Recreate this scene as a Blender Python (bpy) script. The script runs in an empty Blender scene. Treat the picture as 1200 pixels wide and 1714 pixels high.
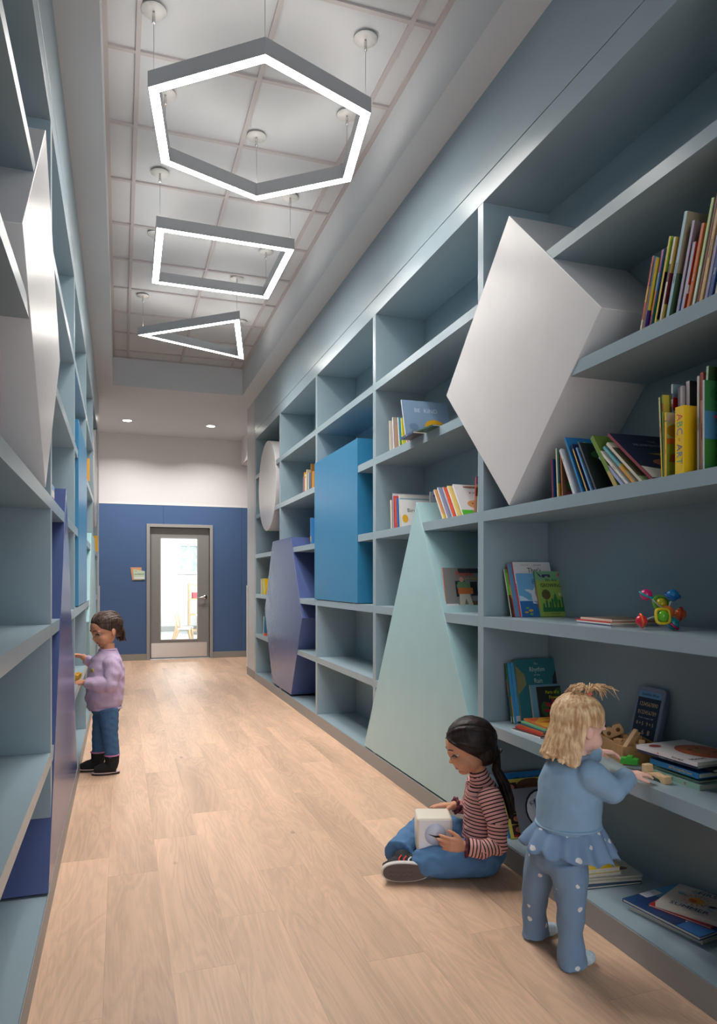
import bpy, bmesh, math, random
import numpy as np
from mathutils import Vector, Matrix, Euler
random.seed(7)
SC = bpy.context.scene
COL = SC.collection
PI = math.pi

# ---------------------------------------------------------------- camera
cam_d = bpy.data.cameras.new('camera')
cam = bpy.data.objects.new('camera', cam_d)
COL.objects.link(cam)
cam.location = (0, 0, 1.28)
cam.rotation_euler = (PI / 2, 0, -math.radians(18.5076))
cam_d.sensor_fit = 'AUTO'
cam_d.sensor_width = 36.0
cam_d.lens = 1191.0 / 1714.0 * 36.0
cam_d.shift_y = (971.2 - 857.0) / 1714.0
cam_d.clip_start = 0.05
SC.camera = cam

# ---------------------------------------------------------------- world, exposure
SC.view_settings.view_transform = 'Standard'
SC.view_settings.look = 'None'
SC.view_settings.gamma = 1.0
SC.view_settings.use_curve_mapping = False
SC.view_settings.exposure = 1.12
w = bpy.data.worlds.new('world')
SC.world = w
w.use_nodes = True
w.node_tree.nodes['Background'].inputs[0].default_value = (0.93, 0.96, 1.0, 1)
w.node_tree.nodes['Background'].inputs[1].default_value = 1.5
E_STRIP = 17.0      # pendant diffusers
E_ADDED_UP = 4.5          # glow added on top of the pendants to brighten the ceiling
E_SPREAD = 3.9      # W per metre of pendant, aimed down
E_DOWN = 13.0        # W of a downlight
E_CLASS = 13.0      # classroom ceiling panel emission

# ---------------------------------------------------------------- helpers
def lin(c):
    if isinstance(c, str):
        c = c.lstrip('#'); c = [int(c[i:i + 2], 16) / 255 for i in (0, 2, 4)]
    elif max(c) > 1.0:
        c = [v / 255 for v in c]
    return tuple((v / 12.92 if v <= 0.04045 else ((v + 0.055) / 1.055) ** 2.4) for v in c) + (1.0,)

MATS = {}
def mat(name, color, rough=0.5, metal=0.0, spec=0.5, noise=0.0, nscale=30.0, bump=0.0, bscale=200.0, sheen=0.0, sss=0.0, coat=0.0, emit=0.0, alpha=1.0, stretch=None):
    if name in MATS: return MATS[name]
    m = bpy.data.materials.new(name); m.use_nodes = True
    nt = m.node_tree; N = nt.nodes; L = nt.links
    p = N['Principled BSDF']
    c = lin(color)
    p.inputs['Base Color'].default_value = c
    p.inputs['Roughness'].default_value = rough
    p.inputs['Metallic'].default_value = metal
    p.inputs['Specular IOR Level'].default_value = spec
    if sheen: p.inputs['Sheen Weight'].default_value = sheen
    if coat: p.inputs['Coat Weight'].default_value = coat
    if sss:
        p.inputs['Subsurface Weight'].default_value = sss
        p.inputs['Subsurface Radius'].default_value = (0.012, 0.005, 0.003)
        p.inputs['Subsurface Scale'].default_value = 1.0
    if emit:
        p.inputs['Emission Color'].default_value = c; p.inputs['Emission Strength'].default_value = emit
    if noise or bump:
        tc = N.new('ShaderNodeTexCoord')
        vec = tc.outputs['Object']
        if stretch:
            mp = N.new('ShaderNodeMapping'); mp.inputs['Scale'].default_value = stretch
            L.new(vec, mp.inputs['Vector']); vec = mp.outputs['Vector']
    if noise:
        n = N.new('ShaderNodeTexNoise'); n.inputs['Scale'].default_value = nscale; n.inputs['Detail'].default_value = 4
        L.new(vec, n.inputs['Vector'])
        r = N.new('ShaderNodeMapRange'); r.inputs[1].default_value = 0.3; r.inputs[2].default_value = 0.7
        r.inputs[3].default_value = 1 - noise; r.inputs[4].default_value = 1 + noise
        L.new(n.outputs['Fac'], r.inputs[0])
        mx = N.new('ShaderNodeVectorMath'); mx.operation = 'SCALE'; mx.inputs[0].default_value = c[:3]
        L.new(r.outputs[0], mx.inputs['Scale']); L.new(mx.outputs[0], p.inputs['Base Color'])
    if bump:
        n = N.new('ShaderNodeTexNoise'); n.inputs['Scale'].default_value = bscale; n.inputs['Detail'].default_value = 3
        L.new(vec, n.inputs['Vector'])
        b = N.new('ShaderNodeBump'); b.inputs['Strength'].default_value = bump; b.inputs['Distance'].default_value = 0.002
        L.new(n.outputs['Fac'], b.inputs['Height']); L.new(b.outputs[0], p.inputs['Normal'])
    MATS[name] = m
    return m

def flat(color, rough=0.45):
    key = 'ink_%s_%g' % (color if isinstance(color, str) else '%d_%d_%d' % tuple(color), rough)
    return mat(key, color, rough)

class MB:
    """collects shapes for one mesh object; every shape may use its own material slot"""
    def __init__(self):
        self.bm = bmesh.new(); self.ms = []
    def mi(self, m):
        if m is None: return 0
        if m not in self.ms: self.ms.append(m)
        return self.ms.index(m)
    def face(self, vs, m=None, smooth=False):
        try: f = self.bm.faces.new(vs)
        except ValueError: return None
        f.material_index = self.mi(m); f.smooth = smooth
        return f
    def box(self, x0, x1, y0, y1, z0, z1, m=None, M=None):
        P = [Vector(p) for p in ((x0,y0,z0),(x1,y0,z0),(x1,y1,z0),(x0,y1,z0),(x0,y0,z1),(x1,y0,z1),(x1,y1,z1),(x0,y1,z1))]
        if M is not None: P = [M @ p for p in P]
        v = [self.bm.verts.new(p) for p in P]
        for f in ((3,2,1,0),(4,5,6,7),(0,1,5,4),(1,2,6,5),(2,3,7,6),(3,0,4,7)):
            self.face([v[i] for i in f], m)
        return self
    def prism(self, pts, axis, a0, a1, m=None, M=None, mside=None):
        """polygon pts in the plane across axis ('x','y','z'), extruded a0..a1"""
        def to3(p, a):
            q = {'x': (a, p[0], p[1]), 'y': (p[0], a, p[1]), 'z': (p[0], p[1], a)}[axis]
            q = Vector(q)
            return M @ q if M is not None else q
        A = [self.bm.verts.new(to3(p, a0)) for p in pts]
        B = [self.bm.verts.new(to3(p, a1)) for p in pts]
        self.face(list(reversed(A)), m); self.face(B, m)
        n = len(pts)
        for i in range(n):
            self.face([A[i], A[(i+1) % n], B[(i+1) % n], B[i]], mside or m)
        return self
    def tube(self, pts, rad, m=None, n=12, flat_=None, caps=True, M=None):
        """tube through pts; rad is a number or list; flat_ = (axis vector, factor) squashes the section"""
        pts = [Vector(p) for p in pts]
        if M is not None: pts = [M @ p for p in pts]
        R = rad if isinstance(rad, (list, tuple)) else [rad] * len(pts)
        rings = []; up = None
        for i, p in enumerate(pts):
            t = (pts[min(i+1, len(pts)-1)] - pts[max(i-1, 0)]).normalized()
            if up is None:
                up = t.orthogonal().normalized()
            else:
                up = (up - t * up.dot(t))
                up = up.normalized() if up.length > 1e-6 else t.orthogonal().normalized()
            s = t.cross(up)
            ring = []
            for k in range(n):
                a = 2*PI*k/n
                o = (up*math.cos(a) + s*math.sin(a)) * R[i]
                if flat_:
                    ax = Vector(flat_[0]).normalized(); o = o - ax*o.dot(ax)*(1-flat_[1])
                ring.append(self.bm.verts.new(p + o))
            rings.append(ring)
        for a, b in zip(rings, rings[1:]):
            for k in range(n):
                self.face([a[k], a[(k+1) % n], b[(k+1) % n], b[k]], m, True)
        if caps:
            self.face(list(reversed(rings[0])), m); self.face(rings[-1], m)
        return self
    def ball(self, c, r, m=None, seg=16, rings=10, M=None):
        c = Vector(c); r = (r, r, r) if not isinstance(r, (tuple, list)) else r
        top = None; R = []
        def v(p):
            p = Vector((p[0]*r[0], p[1]*r[1], p[2]*r[2]))
            if M is not None: p = M @ p
            return self.bm.verts.new(c + p)
        T = v((0,0,1)); Bt = v((0,0,-1))
        for i in range(1, rings):
            a = PI*i/rings
            R.append([v((math.sin(a)*math.cos(2*PI*k/seg), math.sin(a)*math.sin(2*PI*k/seg), math.cos(a))) for k in range(seg)])
        for k in range(seg):
            k2 = (k+1) % seg
            self.face([T, R[0][k], R[0][k2]], m, True)
            self.face([Bt, R[-1][k2], R[-1][k]], m, True)
            for a, b in zip(R, R[1:]):
                self.face([a[k], b[k], b[k2], a[k2]], m, True)
        return self
    def lathe(self, prof, m=None, n=24, M=None, close=True):
        """prof: list of (radius, z) revolved around z"""
        rings = []
        for r, z in prof:
            ring = []
            for k in range(n):
                a = 2*PI*k/n
                p = Vector((r*math.cos(a), r*math.sin(a), z))
                ring.append(self.bm.verts.new(M @ p if M is not None else p))
            rings.append(ring)
        for a, b in zip(rings, rings[1:]):
            for k in range(n):
                self.face([a[k], a[(k+1) % n], b[(k+1) % n], b[k]], m, True)
        if close:
            self.face(list(reversed(rings[0])), m); self.face(rings[-1], m)
        return self
    def torus(self, c, R, r, m=None, M=None, n=28, k=8, wob=0.0, wn=9, sq=1.0):
        rings = []
        for i in range(n):
            a = 2*PI*i/n
            RR = R*(1 + wob*math.cos(wn*a))
            if sq != 1.0:
                RR = R*min(1.35, (abs(math.cos(a))**sq + abs(math.sin(a))**sq)**(-1.0/sq))
            ring = []
            for j in range(k):
                b = 2*PI*j/k
                p = Vector(((RR + r*math.cos(b))*math.cos(a), (RR + r*math.cos(b))*math.sin(a), r*math.sin(b)))
                if M is not None: p = M @ p
                ring.append(self.bm.verts.new(Vector(c) + p))
            rings.append(ring)
        for i in range(n):
            a, b = rings[i], rings[(i+1) % n]
            for j in range(k):
                self.face([a[j], a[(j+1) % k], b[(j+1) % k], b[j]], m, True)
        return self
    def build(self, name, m=None, parent=None, bevel=0.0, label=None, kind=None, loc=None, rot=None, smooth=False, seg=2):
        bmesh.ops.recalc_face_normals(self.bm, faces=self.bm.faces[:])
        me = bpy.data.meshes.new(name)
        if smooth:
            for f in self.bm.faces: f.smooth = True
        self.bm.to_mesh(me); self.bm.free()
        mats = self.ms if self.ms else [m]
        for k in mats: me.materials.append(k if k is not None else m)
        o = bpy.data.objects.new(name, me); COL.objects.link(o)
        if parent is not None: o.parent = parent
        if loc: o.location = loc
        if rot: o.rotation_euler = rot
        if bevel:
            b = o.modifiers.new('bevel', 'BEVEL'); b.width = bevel; b.segments = seg; b.limit_method = 'ANGLE'; b.angle_limit = 0.7
        if label: o['label'] = label
        if kind: o['kind'] = kind
        return o

def tag(o, label, cat, group=None, kind=None):
    o['label'] = label; o['category'] = cat
    if group: o['group'] = group
    if kind: o['kind'] = kind
    return o
def thing(name, label, cat, loc=(0,0,0), rot=(0,0,0), group=None):
    o = bpy.data.objects.new(name, None); COL.objects.link(o)
    o.empty_display_size = 0.05
    o.location = loc; o.rotation_euler = rot
    return tag(o, label, cat, group)
def struct(o, label=None):
    o['kind'] = 'structure'
    if label: o['label'] = label
    return o
def text_mesh(mb, s, size, m, M, depth=0.0006, font=None, align='CENTER', sx=1.0, spacing=1.0):
    """adds the letters of s (real outline geometry) to mb; M maps the text plane (x right, y up) to 3D"""
    cu = bpy.data.curves.new('t', 'FONT'); cu.body = s; cu.size = size; cu.align_x = align; cu.align_y = 'CENTER'
    cu.extrude = depth; cu.resolution_u = 2; cu.space_character = spacing
    ob = bpy.data.objects.new('t', cu); COL.objects.link(ob)
    dg = bpy.context.evaluated_depsgraph_get(); dg.update()
    me = bpy.data.meshes.new_from_object(ob.evaluated_get(dg))
    bpy.data.objects.remove(ob); bpy.data.curves.remove(cu)
    vs = [mb.bm.verts.new(M @ Vector((v.co.x*sx, v.co.y, v.co.z))) for v in me.vertices]
    for p in me.polygons: mb.face([vs[i] for i in p.vertices], m)
    bpy.data.meshes.remove(me)

# ---------------------------------------------------------------- materials of the place
def m_floor():
    m = bpy.data.materials.new('oak_planks'); m.use_nodes = True
    nt = m.node_tree; N = nt.nodes; L = nt.links; p = N['Principled BSDF']
    def math_(op, a, b=None, c=None):
        n = N.new('ShaderNodeMath'); n.operation = op
        for i, v in enumerate((a, b, c)):
            if v is None: continue
            if isinstance(v, (int, float)): n.inputs[i].default_value = v
            else: L.new(v, n.inputs[i])
        return n.outputs[0]
    tc = N.new('ShaderNodeTexCoord'); sp = N.new('ShaderNodeSeparateXYZ'); L.new(tc.outputs['Object'], sp.inputs[0])
    W, LEN = 0.2085, 1.27
    u = math_('DIVIDE', math_('ADD', sp.outputs[0], 0.05 + 10*W), W)
    row = math_('FLOOR', u); fu = math_('SUBTRACT', u, row)
    wn = N.new('ShaderNodeTexWhiteNoise'); wn.noise_dimensions = '1D'; L.new(row, wn.inputs['W'])
    v = math_('ADD', math_('DIVIDE', math_('ADD', sp.outputs[1], 20.0), LEN), math_('MULTIPLY', wn.outputs['Value'], 1.0))
    colm = math_('FLOOR', v); fv = math_('SUBTRACT', v, colm)
    cid = N.new('ShaderNodeTexWhiteNoise'); cid.noise_dimensions = '2D'
    cx = N.new('ShaderNodeCombineXYZ'); L.new(row, cx.inputs[0]); L.new(colm, cx.inputs[1]); L.new(cx.outputs[0], cid.inputs['Vector'])
    # grain coordinates, shifted for every plank
    gx = N.new('ShaderNodeCombineXYZ')
    L.new(math_('MULTIPLY', sp.outputs[0], 1.0), gx.inputs[0])
    L.new(math_('MULTIPLY', sp.outputs[1], 0.13), gx.inputs[1])
    L.new(math_('MULTIPLY', cid.outputs['Value'], 40.0), gx.inputs[2])
    n1 = N.new('ShaderNodeTexNoise'); n1.inputs['Scale'].default_value = 6; n1.inputs['Detail'].default_value = 5; n1.inputs['Distortion'].default_value = 0.9
    L.new(gx.outputs[0], n1.inputs['Vector'])
    rings = math_('SINE', math_('MULTIPLY', n1.outputs['Fac'], 75.0))
    gx2 = N.new('ShaderNodeCombineXYZ')
    L.new(math_('MULTIPLY', sp.outputs[0], 1.0), gx2.inputs[0]); L.new(math_('MULTIPLY', sp.outputs[1], 0.035), gx2.inputs[1]); L.new(math_('MULTIPLY', cid.outputs['Value'], 11.0), gx2.inputs[2])
    n2 = N.new('ShaderNodeTexNoise'); n2.inputs['Scale'].default_value = 150; n2.inputs['Detail'].default_value = 3
    L.new(gx2.outputs[0], n2.inputs['Vector'])
    n3 = N.new('ShaderNodeTexNoise'); n3.inputs['Scale'].default_value = 5.0; n3.inputs['Detail'].default_value = 2
    L.new(gx.outputs[0], n3.inputs['Vector'])
    vor = N.new('ShaderNodeTexVoronoi'); vor.inputs['Scale'].default_value = 3.2
    kx = N.new('ShaderNodeCombineXYZ'); L.new(sp.outputs[0], kx.inputs[0]); L.new(math_('MULTIPLY', sp.outputs[1], 0.55), kx.inputs[1]); L.new(kx.outputs[0], vor.inputs['Vector'])
    knot = N.new('ShaderNodeMapRange'); knot.inputs[1].default_value = 0.02; knot.inputs[2].default_value = 0.055; knot.inputs[3].default_value = 1.0; knot.inputs[4].default_value = 0.0
    L.new(vor.outputs['Distance'], knot.inputs[0])
    fac = math_('ADD', math_('MULTIPLY', rings, 0.06), math_('MULTIPLY', math_('SUBTRACT', n2.outputs['Fac'], 0.5), 0.26))
    fac = math_('ADD', fac, math_('MULTIPLY', math_('SUBTRACT', n3.outputs['Fac'], 0.5), 0.75))
    fac = math_('ADD', fac, math_('MULTIPLY', math_('SUBTRACT', cid.outputs['Value'], 0.5), 0.16))
    fac = math_('SUBTRACT', fac, math_('MULTIPLY', knot.outputs[0], 0.4))
    seam = math_('MAXIMUM', math_('LESS_THAN', fu, 0.007), math_('LESS_THAN', fv, 0.0016))
    fac = math_('SUBTRACT', fac, math_('MULTIPLY', seam, 0.22))
    br = math_('ADD', 1.0, fac)
    base = N.new('ShaderNodeVectorMath'); base.operation = 'SCALE'; base.inputs[0].default_value = lin((206, 170, 142))[:3]
    L.new(br, base.inputs['Scale'])
    # darker grain also gets a little redder
    L.new(base.outputs[0], p.inputs['Base Color'])
    rr = math_('ADD', 0.40, math_('MULTIPLY', n2.outputs['Fac'], 0.10))
    L.new(rr, p.inputs['Roughness'])
    b = N.new('ShaderNodeBump'); b.inputs['Strength'].default_value = 0.12; b.inputs['Distance'].default_value = 0.001
    L.new(br, b.inputs['Height']); L.new(b.outputs[0], p.inputs['Normal'])
    p.inputs['Specular IOR Level'].default_value = 0.45
    return m
FLOOR = m_floor()
PAINT = mat('bookcase_paint', (144, 163, 172), 0.28, noise=0.03, nscale=6, bump=0.10, bscale=60, stretch=(1, 0.25, 1))
PLINTH = mat('plinth_vinyl', (146, 144, 142), 0.45)
BASE = mat('baseboard_vinyl', (140, 136, 130), 0.5)
WHITE = mat('white_wall_paint', (211, 209, 207), 0.75, bump=0.1, bscale=300)
SOFFIT = mat('soffit_paint', (202, 205, 208), 0.7, bump=0.08, bscale=300)
TILE = mat('acoustic_tile', (194, 196, 198), 0.95, noise=0.05, nscale=400, bump=0.5, bscale=500)
GRID = mat('ceiling_grid_bar', (176, 170, 170), 0.5)
NAVY = mat('blue_wall_panel', (63, 91, 132), 0.6, noise=0.05, nscale=500)
SHAPE_GREY = mat('pearl_grey_paint', (205, 203, 204), 0.28, noise=0.02, nscale=8, bump=0.06, bscale=60)
SHAPE_MINT = mat('mint_paint', (164, 198, 202), 0.32, noise=0.02, nscale=8, bump=0.06, bscale=60)
SHAPE_BLUE = mat('cerulean_paint', (48, 124, 166), 0.3, noise=0.03, nscale=8, bump=0.06, bscale=60)
SHAPE_INDIGO = mat('indigo_paint', (74, 88, 134), 0.24, noise=0.03, nscale=8, bump=0.06, bscale=60)
DOORG = mat('door_grey_paint', (128, 127, 124), 0.45)
FRAMEG = mat('door_frame_grey', (150, 147, 143), 0.42)
STEEL = mat('brushed_steel', (205, 200, 196), 0.28, metal=1.0)
CHROME = mat('satin_chrome', (215, 214, 212), 0.2, metal=1.0)
LAMPGREY = mat('lamp_housing_grey', (176, 178, 181), 0.4, metal=0.3)
CANOPY = mat('canopy_white', (205, 203, 200), 0.5)
CABLE = mat('steel_cable', (150, 148, 146), 0.35, metal=0.8)
def emis(name, color, s):
    m = bpy.data.materials.new(name); m.use_nodes = True
    N = m.node_tree.nodes; N.remove(N['Principled BSDF'])
    e = N.new('ShaderNodeEmission'); e.inputs[0].default_value = lin(color); e.inputs[1].default_value = s
    m.node_tree.links.new(e.outputs[0], N['Material Output'].inputs[0]); return m
STRIP = emis('strip_diffuser', (255, 250, 243), E_STRIP)
ADDED_UPLIGHT = emis('added_uplight', (255, 248, 240), E_ADDED_UP)  # ceiling fill, added on the unseen top of the pendants
DOWN = emis('downlight_lens', (255, 248, 238), 14.0)
PANEL = emis('classroom_light_panel', (255, 254, 250), E_CLASS)

XR, XL = 1.644, -0.259
DEPTH = 0.36
ZC, ZS = 3.946, 3.608
CR, CL = 1.462, -0.082
YC, YE = 8.987, 11.894
S0, PIT, TH = 3.061, 1.5123, 0.055
YN = -2.2
Z0, PZ, BT = 0.098, 0.5043, 0.050
HB = 3.086

# ---------------------------------------------------------------- setting
b = MB(); b.box(-1.1, 4.2, YN, YE + 0.06, -0.06, 0.0); struct(b.build('floor', FLOOR))
b = MB()      # acoustic ceiling: tiles in a grid of bars
b.box(CL, CR, YN, YC, ZC + 0.012, ZC + 0.05, TILE)
xs = [CL + 0.012, 0.085, 0.703, 1.325, CR - 0.012]
for x in xs: b.box(x - 0.012, x + 0.012, YN, YC, ZC, ZC + 0.012, GRID)
y = 3.765 - 0.6175 * 9
while y < YC:
    for x0, x1 in zip(xs, xs[1:]): b.box(x0 + 0.012, x1 - 0.012, y - 0.012, y + 0.012, ZC, ZC + 0.012, GRID)
    y += 0.6175
b.box(CL, CR, YC - 0.02, YC, ZC, ZC + 0.012, GRID)
struct(b.build('ceiling'))
b = MB(); b.box(XL - 0.5, CL, YN, YE, ZS, ZC + 0.05); struct(b.build('trim_1', SOFFIT), 'left ceiling soffit')
b = MB(); b.box(CR, XR + 0.5, YN, YE, ZS, ZC + 0.05); struct(b.build('trim_2', SOFFIT), 'right ceiling soffit')
b = MB(); b.box(CL, CR, YC, YE, ZS, ZC + 0.05); struct(b.build('trim_3', SOFFIT), 'lowered ceiling at the far end')
b = MB(); b.box(XR + 0.5, 4.2, 9.69, YE, ZS, ZC + 0.05); struct(b.build('trim_4', SOFFIT), 'ceiling of the side passage')
b = MB(); b.box(1.915, 2.35, 9.69, YE, 3.20, ZS); struct(b.build('trim_5', WHITE), 'white bulkhead above the side passage')
# walls behind the bookcases, end posts
def side_wall(sgn, X, nm):
    b = MB()
    x1 = X + sgn * (DEPTH + 0.02); x2 = X + sgn * 0.5
    b.box(min(x1, x2), max(x1, x2), YN, 9.10, 0, ZS)
    b.box(min(X, x2), max(X, x2), 9.10 + 0.03, 9.69, 0, ZS)
    return struct(b.build(nm, mat('side_wall_paint', (186, 188, 190), 0.4)))
side_wall(1, XR, 'wall_right'); side_wall(-1, XL, 'wall_left')
b = MB(); b.box(XL - 0.56, XL - 0.5, 9.69, YE, 0, ZS); b.box(4.2, 4.26, 9.69, YE, 0, ZS); b.box(XR + 0.5, 4.26, 9.60, 9.69, 0, ZS)
struct(b.build('wall_side', WHITE))
for sgn, X, nm in ((1, XR, 'baseboard_right'), (-1, XL, 'baseboard_left')):
    b = MB(); b.box(min(X, X - sgn*0.006), max(X, X - sgn*0.006), 9.13, 9.692, 0, 0.105)
    b.box(min(X - sgn*0.006, X + sgn*0.45), max(X - sgn*0.006, X + sgn*0.45), 9.69, 9.697, 0, 0.105)
    struct(b.build(nm, BASE))
    b = MB(); b.box(min(X - sgn*0.010, X), max(X - sgn*0.010, X), 9.64, 9.705, 0.105, 1.21); b.box(min(X, X + sgn*0.06), max(X, X + sgn*0.06), 9.692, 9.705, 0.105, 1.21)
    tag(b.build('corner_guard', mat('corner_guard_white', (214, 210, 206), 0.4), bevel=0.003),
        'off-white vertical corner guard on the ' + ('right' if sgn > 0 else 'left') + ' wall end', 'corner guard')
# end wall with door opening
DX0, DX1, DZ = 0.45, 1.395, 2.135
b = MB()
b.box(XL - 0.5, DX0, YE, YE + 0.14, 0, ZS); b.box(DX1, 4.2, YE, YE + 0.14, 0, ZS); b.box(DX0, DX1, YE, YE + 0.14, DZ, ZS)
struct(b.build('wall_back', WHITE))
b = MB()
T = 0.012
segs = [(XL - 0.5, 0.655), (0.659, 1.915), (1.919, 4.2)]
for x0, x1 in segs:
    for a0, a1, z0, z1 in ((x0, min(x1, DX0), 0.10, 2.49), (max(x0, DX1), x1, 0.10, 2.49), (max(x0, DX0), min(x1, DX1), DZ, 2.49)):
        if a1 - a0 > 0.003: b.box(a0, a1, YE - T, YE - 0.0005, z0, z1, NAVY)
b.box(XL - 0.5, 4.2, YE - T - 0.003, YE - 0.0005, 2.49, 2.502, mat('white_cap_trim', (225, 222, 218), 0.4))
struct(b.build('trim_6'), 'dark blue wall panels around the door')
b = MB()
b.box(XL - 0.5, DX0 - 0.05, YE - 0.018, YE - 0.0005, 0, 0.102); b.box(DX1 + 0.05, 4.2, YE - 0.018, YE - 0.0005, 0, 0.102)
struct(b.build('baseboard_back', BASE))
# door
dr = bpy.data.objects.new('door_1', None); COL.objects.link(dr); dr.location = (0, 0, 0); struct(dr, 'grey door with a tall glass pane')
b = MB()
fw = 0.05
for x0, x1, z0, z1 in ((DX0 - fw, DX0, 0, DZ + fw), (DX1, DX1 + fw, 0, DZ + fw), (DX0, DX1, DZ, DZ + fw)):
    b.box(x0, x1, YE - 0.03, YE + 0.17, z0, z1)
for x0, x1, z0, z1 in ((DX0, DX0 + 0.016, 0, DZ - 0.016), (DX1 - 0.016, DX1, 0, DZ - 0.016), (DX0, DX1, DZ - 0.016, DZ)):
    b.box(x0, x1, YE + 0.09, YE + 0.17, z0, z1)
b.build('door_frame', FRAMEG, dr, bevel=0.003)
LX0, LX1, LY = DX0 + 0.004, DX1 - 0.004, YE + 0.045
GX0, GX1, GZ0, GZ1 = 0.612, 1.213, 0.305, 1.972
b = MB()
for x0, x1, z0, z1 in ((LX0, GX0, 0.012, DZ - 0.004), (GX1, LX1, 0.012, DZ - 0.004), (GX0, GX1, 0.012, GZ0), (GX0, GX1, GZ1, DZ - 0.004)):
    b.box(x0, x1, LY, LY + 0.044, z0, z1)
b.build('door_leaf', DOORG, dr)
b = MB()
for x0, x1, z0, z1 in ((GX0 - 0.006, GX0 + 0.012, GZ0, GZ1), (GX1 - 0.012, GX1 + 0.006, GZ0, GZ1), (GX0, GX1, GZ0 - 0.006, GZ0 + 0.012), (GX0, GX1, GZ1 - 0.012, GZ1 + 0.006)):
    b.box(x0, x1, LY - 0.005, LY + 0.049, z0, z1)
b.build('glazing_bead', mat('bead_grey', (150, 149, 146), 0.4), dr)
gl = bpy.data.materials.new('clear_glass'); gl.use_nodes = True
N = gl.node_tree.nodes; Lk = gl.node_tree.links; N.remove(N['Principled BSDF'])
tr = N.new('ShaderNodeBsdfTransparent'); tr.inputs[0].default_value = (0.95, 0.97, 0.97, 1)
gs = N.new('ShaderNodeBsdfGlossy'); gs.inputs['Roughness'].default_value = 0.02
fr = N.new('ShaderNodeFresnel'); fr.inputs[0].default_value = 1.45
mx = N.new('ShaderNodeMixShader'); Lk.new(fr.outputs[0], mx.inputs[0]); Lk.new(tr.outputs[0], mx.inputs[1]); Lk.new(gs.outputs[0], mx.inputs[2]); Lk.new(mx.outputs[0], N['Material Output'].inputs[0])
GLASS = gl
b = MB(); b.box(GX0, GX1, LY + 0.019, LY + 0.025, GZ0, GZ1); b.build('glass_pane', GLASS, dr)
b = MB(); b.box(LX0 + 0.02, LX1 - 0.035, LY - 0.002, LY - 0.0003, 0.03, 0.262)
kp = b.build('kick_plate', STEEL, dr, label='brushed steel kick plate')
b = MB()
My = Matrix.Translation((1.325, LY, 1.005)) @ Matrix.Rotation(PI/2, 4, 'X')
b.lathe([(0.0, 0.0), (0.034, 0.0), (0.034, 0.006), (0.028, 0.011), (0.012, 0.013), (0.011, 0.052), (0.0, 0.054)], M=My, close=False)
b.tube([(1.325, LY - 0.048, 1.005), (1.30, LY - 0.052, 1.004), (1.25, LY - 0.054, 0.998), (1.205, LY - 0.05, 1.0)], [0.011, 0.0115, 0.010, 0.008])
b.build('door_handle', CHROME, dr, label='chrome lever handle')
b = MB(); b.box(1.27, 1.36, LY - 0.0015, LY - 0.0003, 0.80, 0.90); b.build('lock_plate', mat('lock_plate_grey', (118, 118, 116), 0.35), dr)
b = MB(); b.box(DX0, DX1, YE - 0.01, YE + 0.15, 0.0, 0.010); b.build('threshold', mat('threshold_metal', (225, 228, 232), 0.3, metal=0.9), dr, bevel=0.003)

# classroom sign beside the door
sg = thing('door_sign', 'green classroom sign on a wood backing, on the blue wall left of the door', 'sign', (0.25, YE - T, 1.38))
b = MB(); b.prism([(-0.098, 0.105), (0.072, 0.105), (0.072, -0.098), (-0.068, -0.098)], 'y', -0.008, 0.0)
b.build('backing_board', mat('sign_wood', (205, 150, 112), 0.5, noise=0.08, nscale=30), sg)
b = MB(); b.prism([(-0.052, 0.075), (0.122, 0.045), (0.122, -0.088), (-0.052, -0.088)], 'y', -0.016, -0.0085)
b.build('plaque', mat('sign_green', (186, 204, 178), 0.5), sg)
b = MB(); b.box(-0.038, 0.105, -0.0175, -0.0162, -0.075, -0.05); b.build('name_strip', mat('sign_strip', (222, 222, 226), 0.4), sg)
b = MB()
text_mesh(b, 'CLASSROOM', 0.023, flat((30, 34, 32)), Matrix.Translation((0.036, -0.0168, -0.004)) @ Matrix.Rotation(PI/2, 4, 'X'), 0.0004, sx=1.05)
text_mesh(b, '104', 0.02, flat((30, 34, 32)), Matrix.Translation((-0.018, -0.0168, 0.047)) @ Matrix.Rotation(PI/2, 4, 'X'), 0.0004)
b.build('lettering', None, sg)

# classroom beyond the door
CY = 18.4
CLW = mat('classroom_wall', (236, 238, 240), 0.7)
b = MB(); b.box(-1.6, 4.6, YE + 0.06, CY + 0.1, -0.06, -0.001); struct(b.build('floor', mat('classroom_vinyl', (200, 206, 210), 0.4)), 'pale classroom floor beyond the door')
b = MB(); b.box(-1.6, 4.6, CY, CY + 0.1, 0, 3.0); b.box(-1.7, -1.6, YE + 0.14, CY, 0, 3.0); b.box(4.6, 4.7, YE + 0.14, CY, 0, 3.0)
struct(b.build('wall_classroom', CLW))
b = MB(); b.box(-1.7, 4.7, YE + 0.14, CY + 0.1, 3.0, 3.06); struct(b.build('ceiling', CLW), 'white classroom ceiling beyond the door')
b = MB(); b.box(-1.6, 4.6, CY - 0.02, CY - 0.0005, 0, 0.13); struct(b.build('baseboard_classroom', mat('classroom_base', (170, 174, 172), 0.5)))
for k, (x, y) in enumerate(((0.9, 13.6), (1.6, 16.2))):
    t = thing('ceiling_light', 'bright square light panel in the classroom ceiling, ' + ('nearer the door' if k == 0 else 'further from the door'), 'ceiling light', (x, y, 2.999))
    b = MB(); b.box(-0.6, 0.6, -0.6, 0.6, -0.014, -0.004); b.build('diffuser', PANEL, t)
    b = MB()
    for q in ((-0.63, 0.63, -0.63, -0.6), (-0.63, 0.63, 0.6, 0.63), (-0.63, -0.6, -0.6, 0.6), (0.6, 0.63, -0.6, 0.6)): b.box(*q, -0.02, 0.0)
    b.build('frame', CANOPY, t)
wx0, wx1, wz0, wz1 = 1.42, 2.45, 1.50, 2.14
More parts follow.
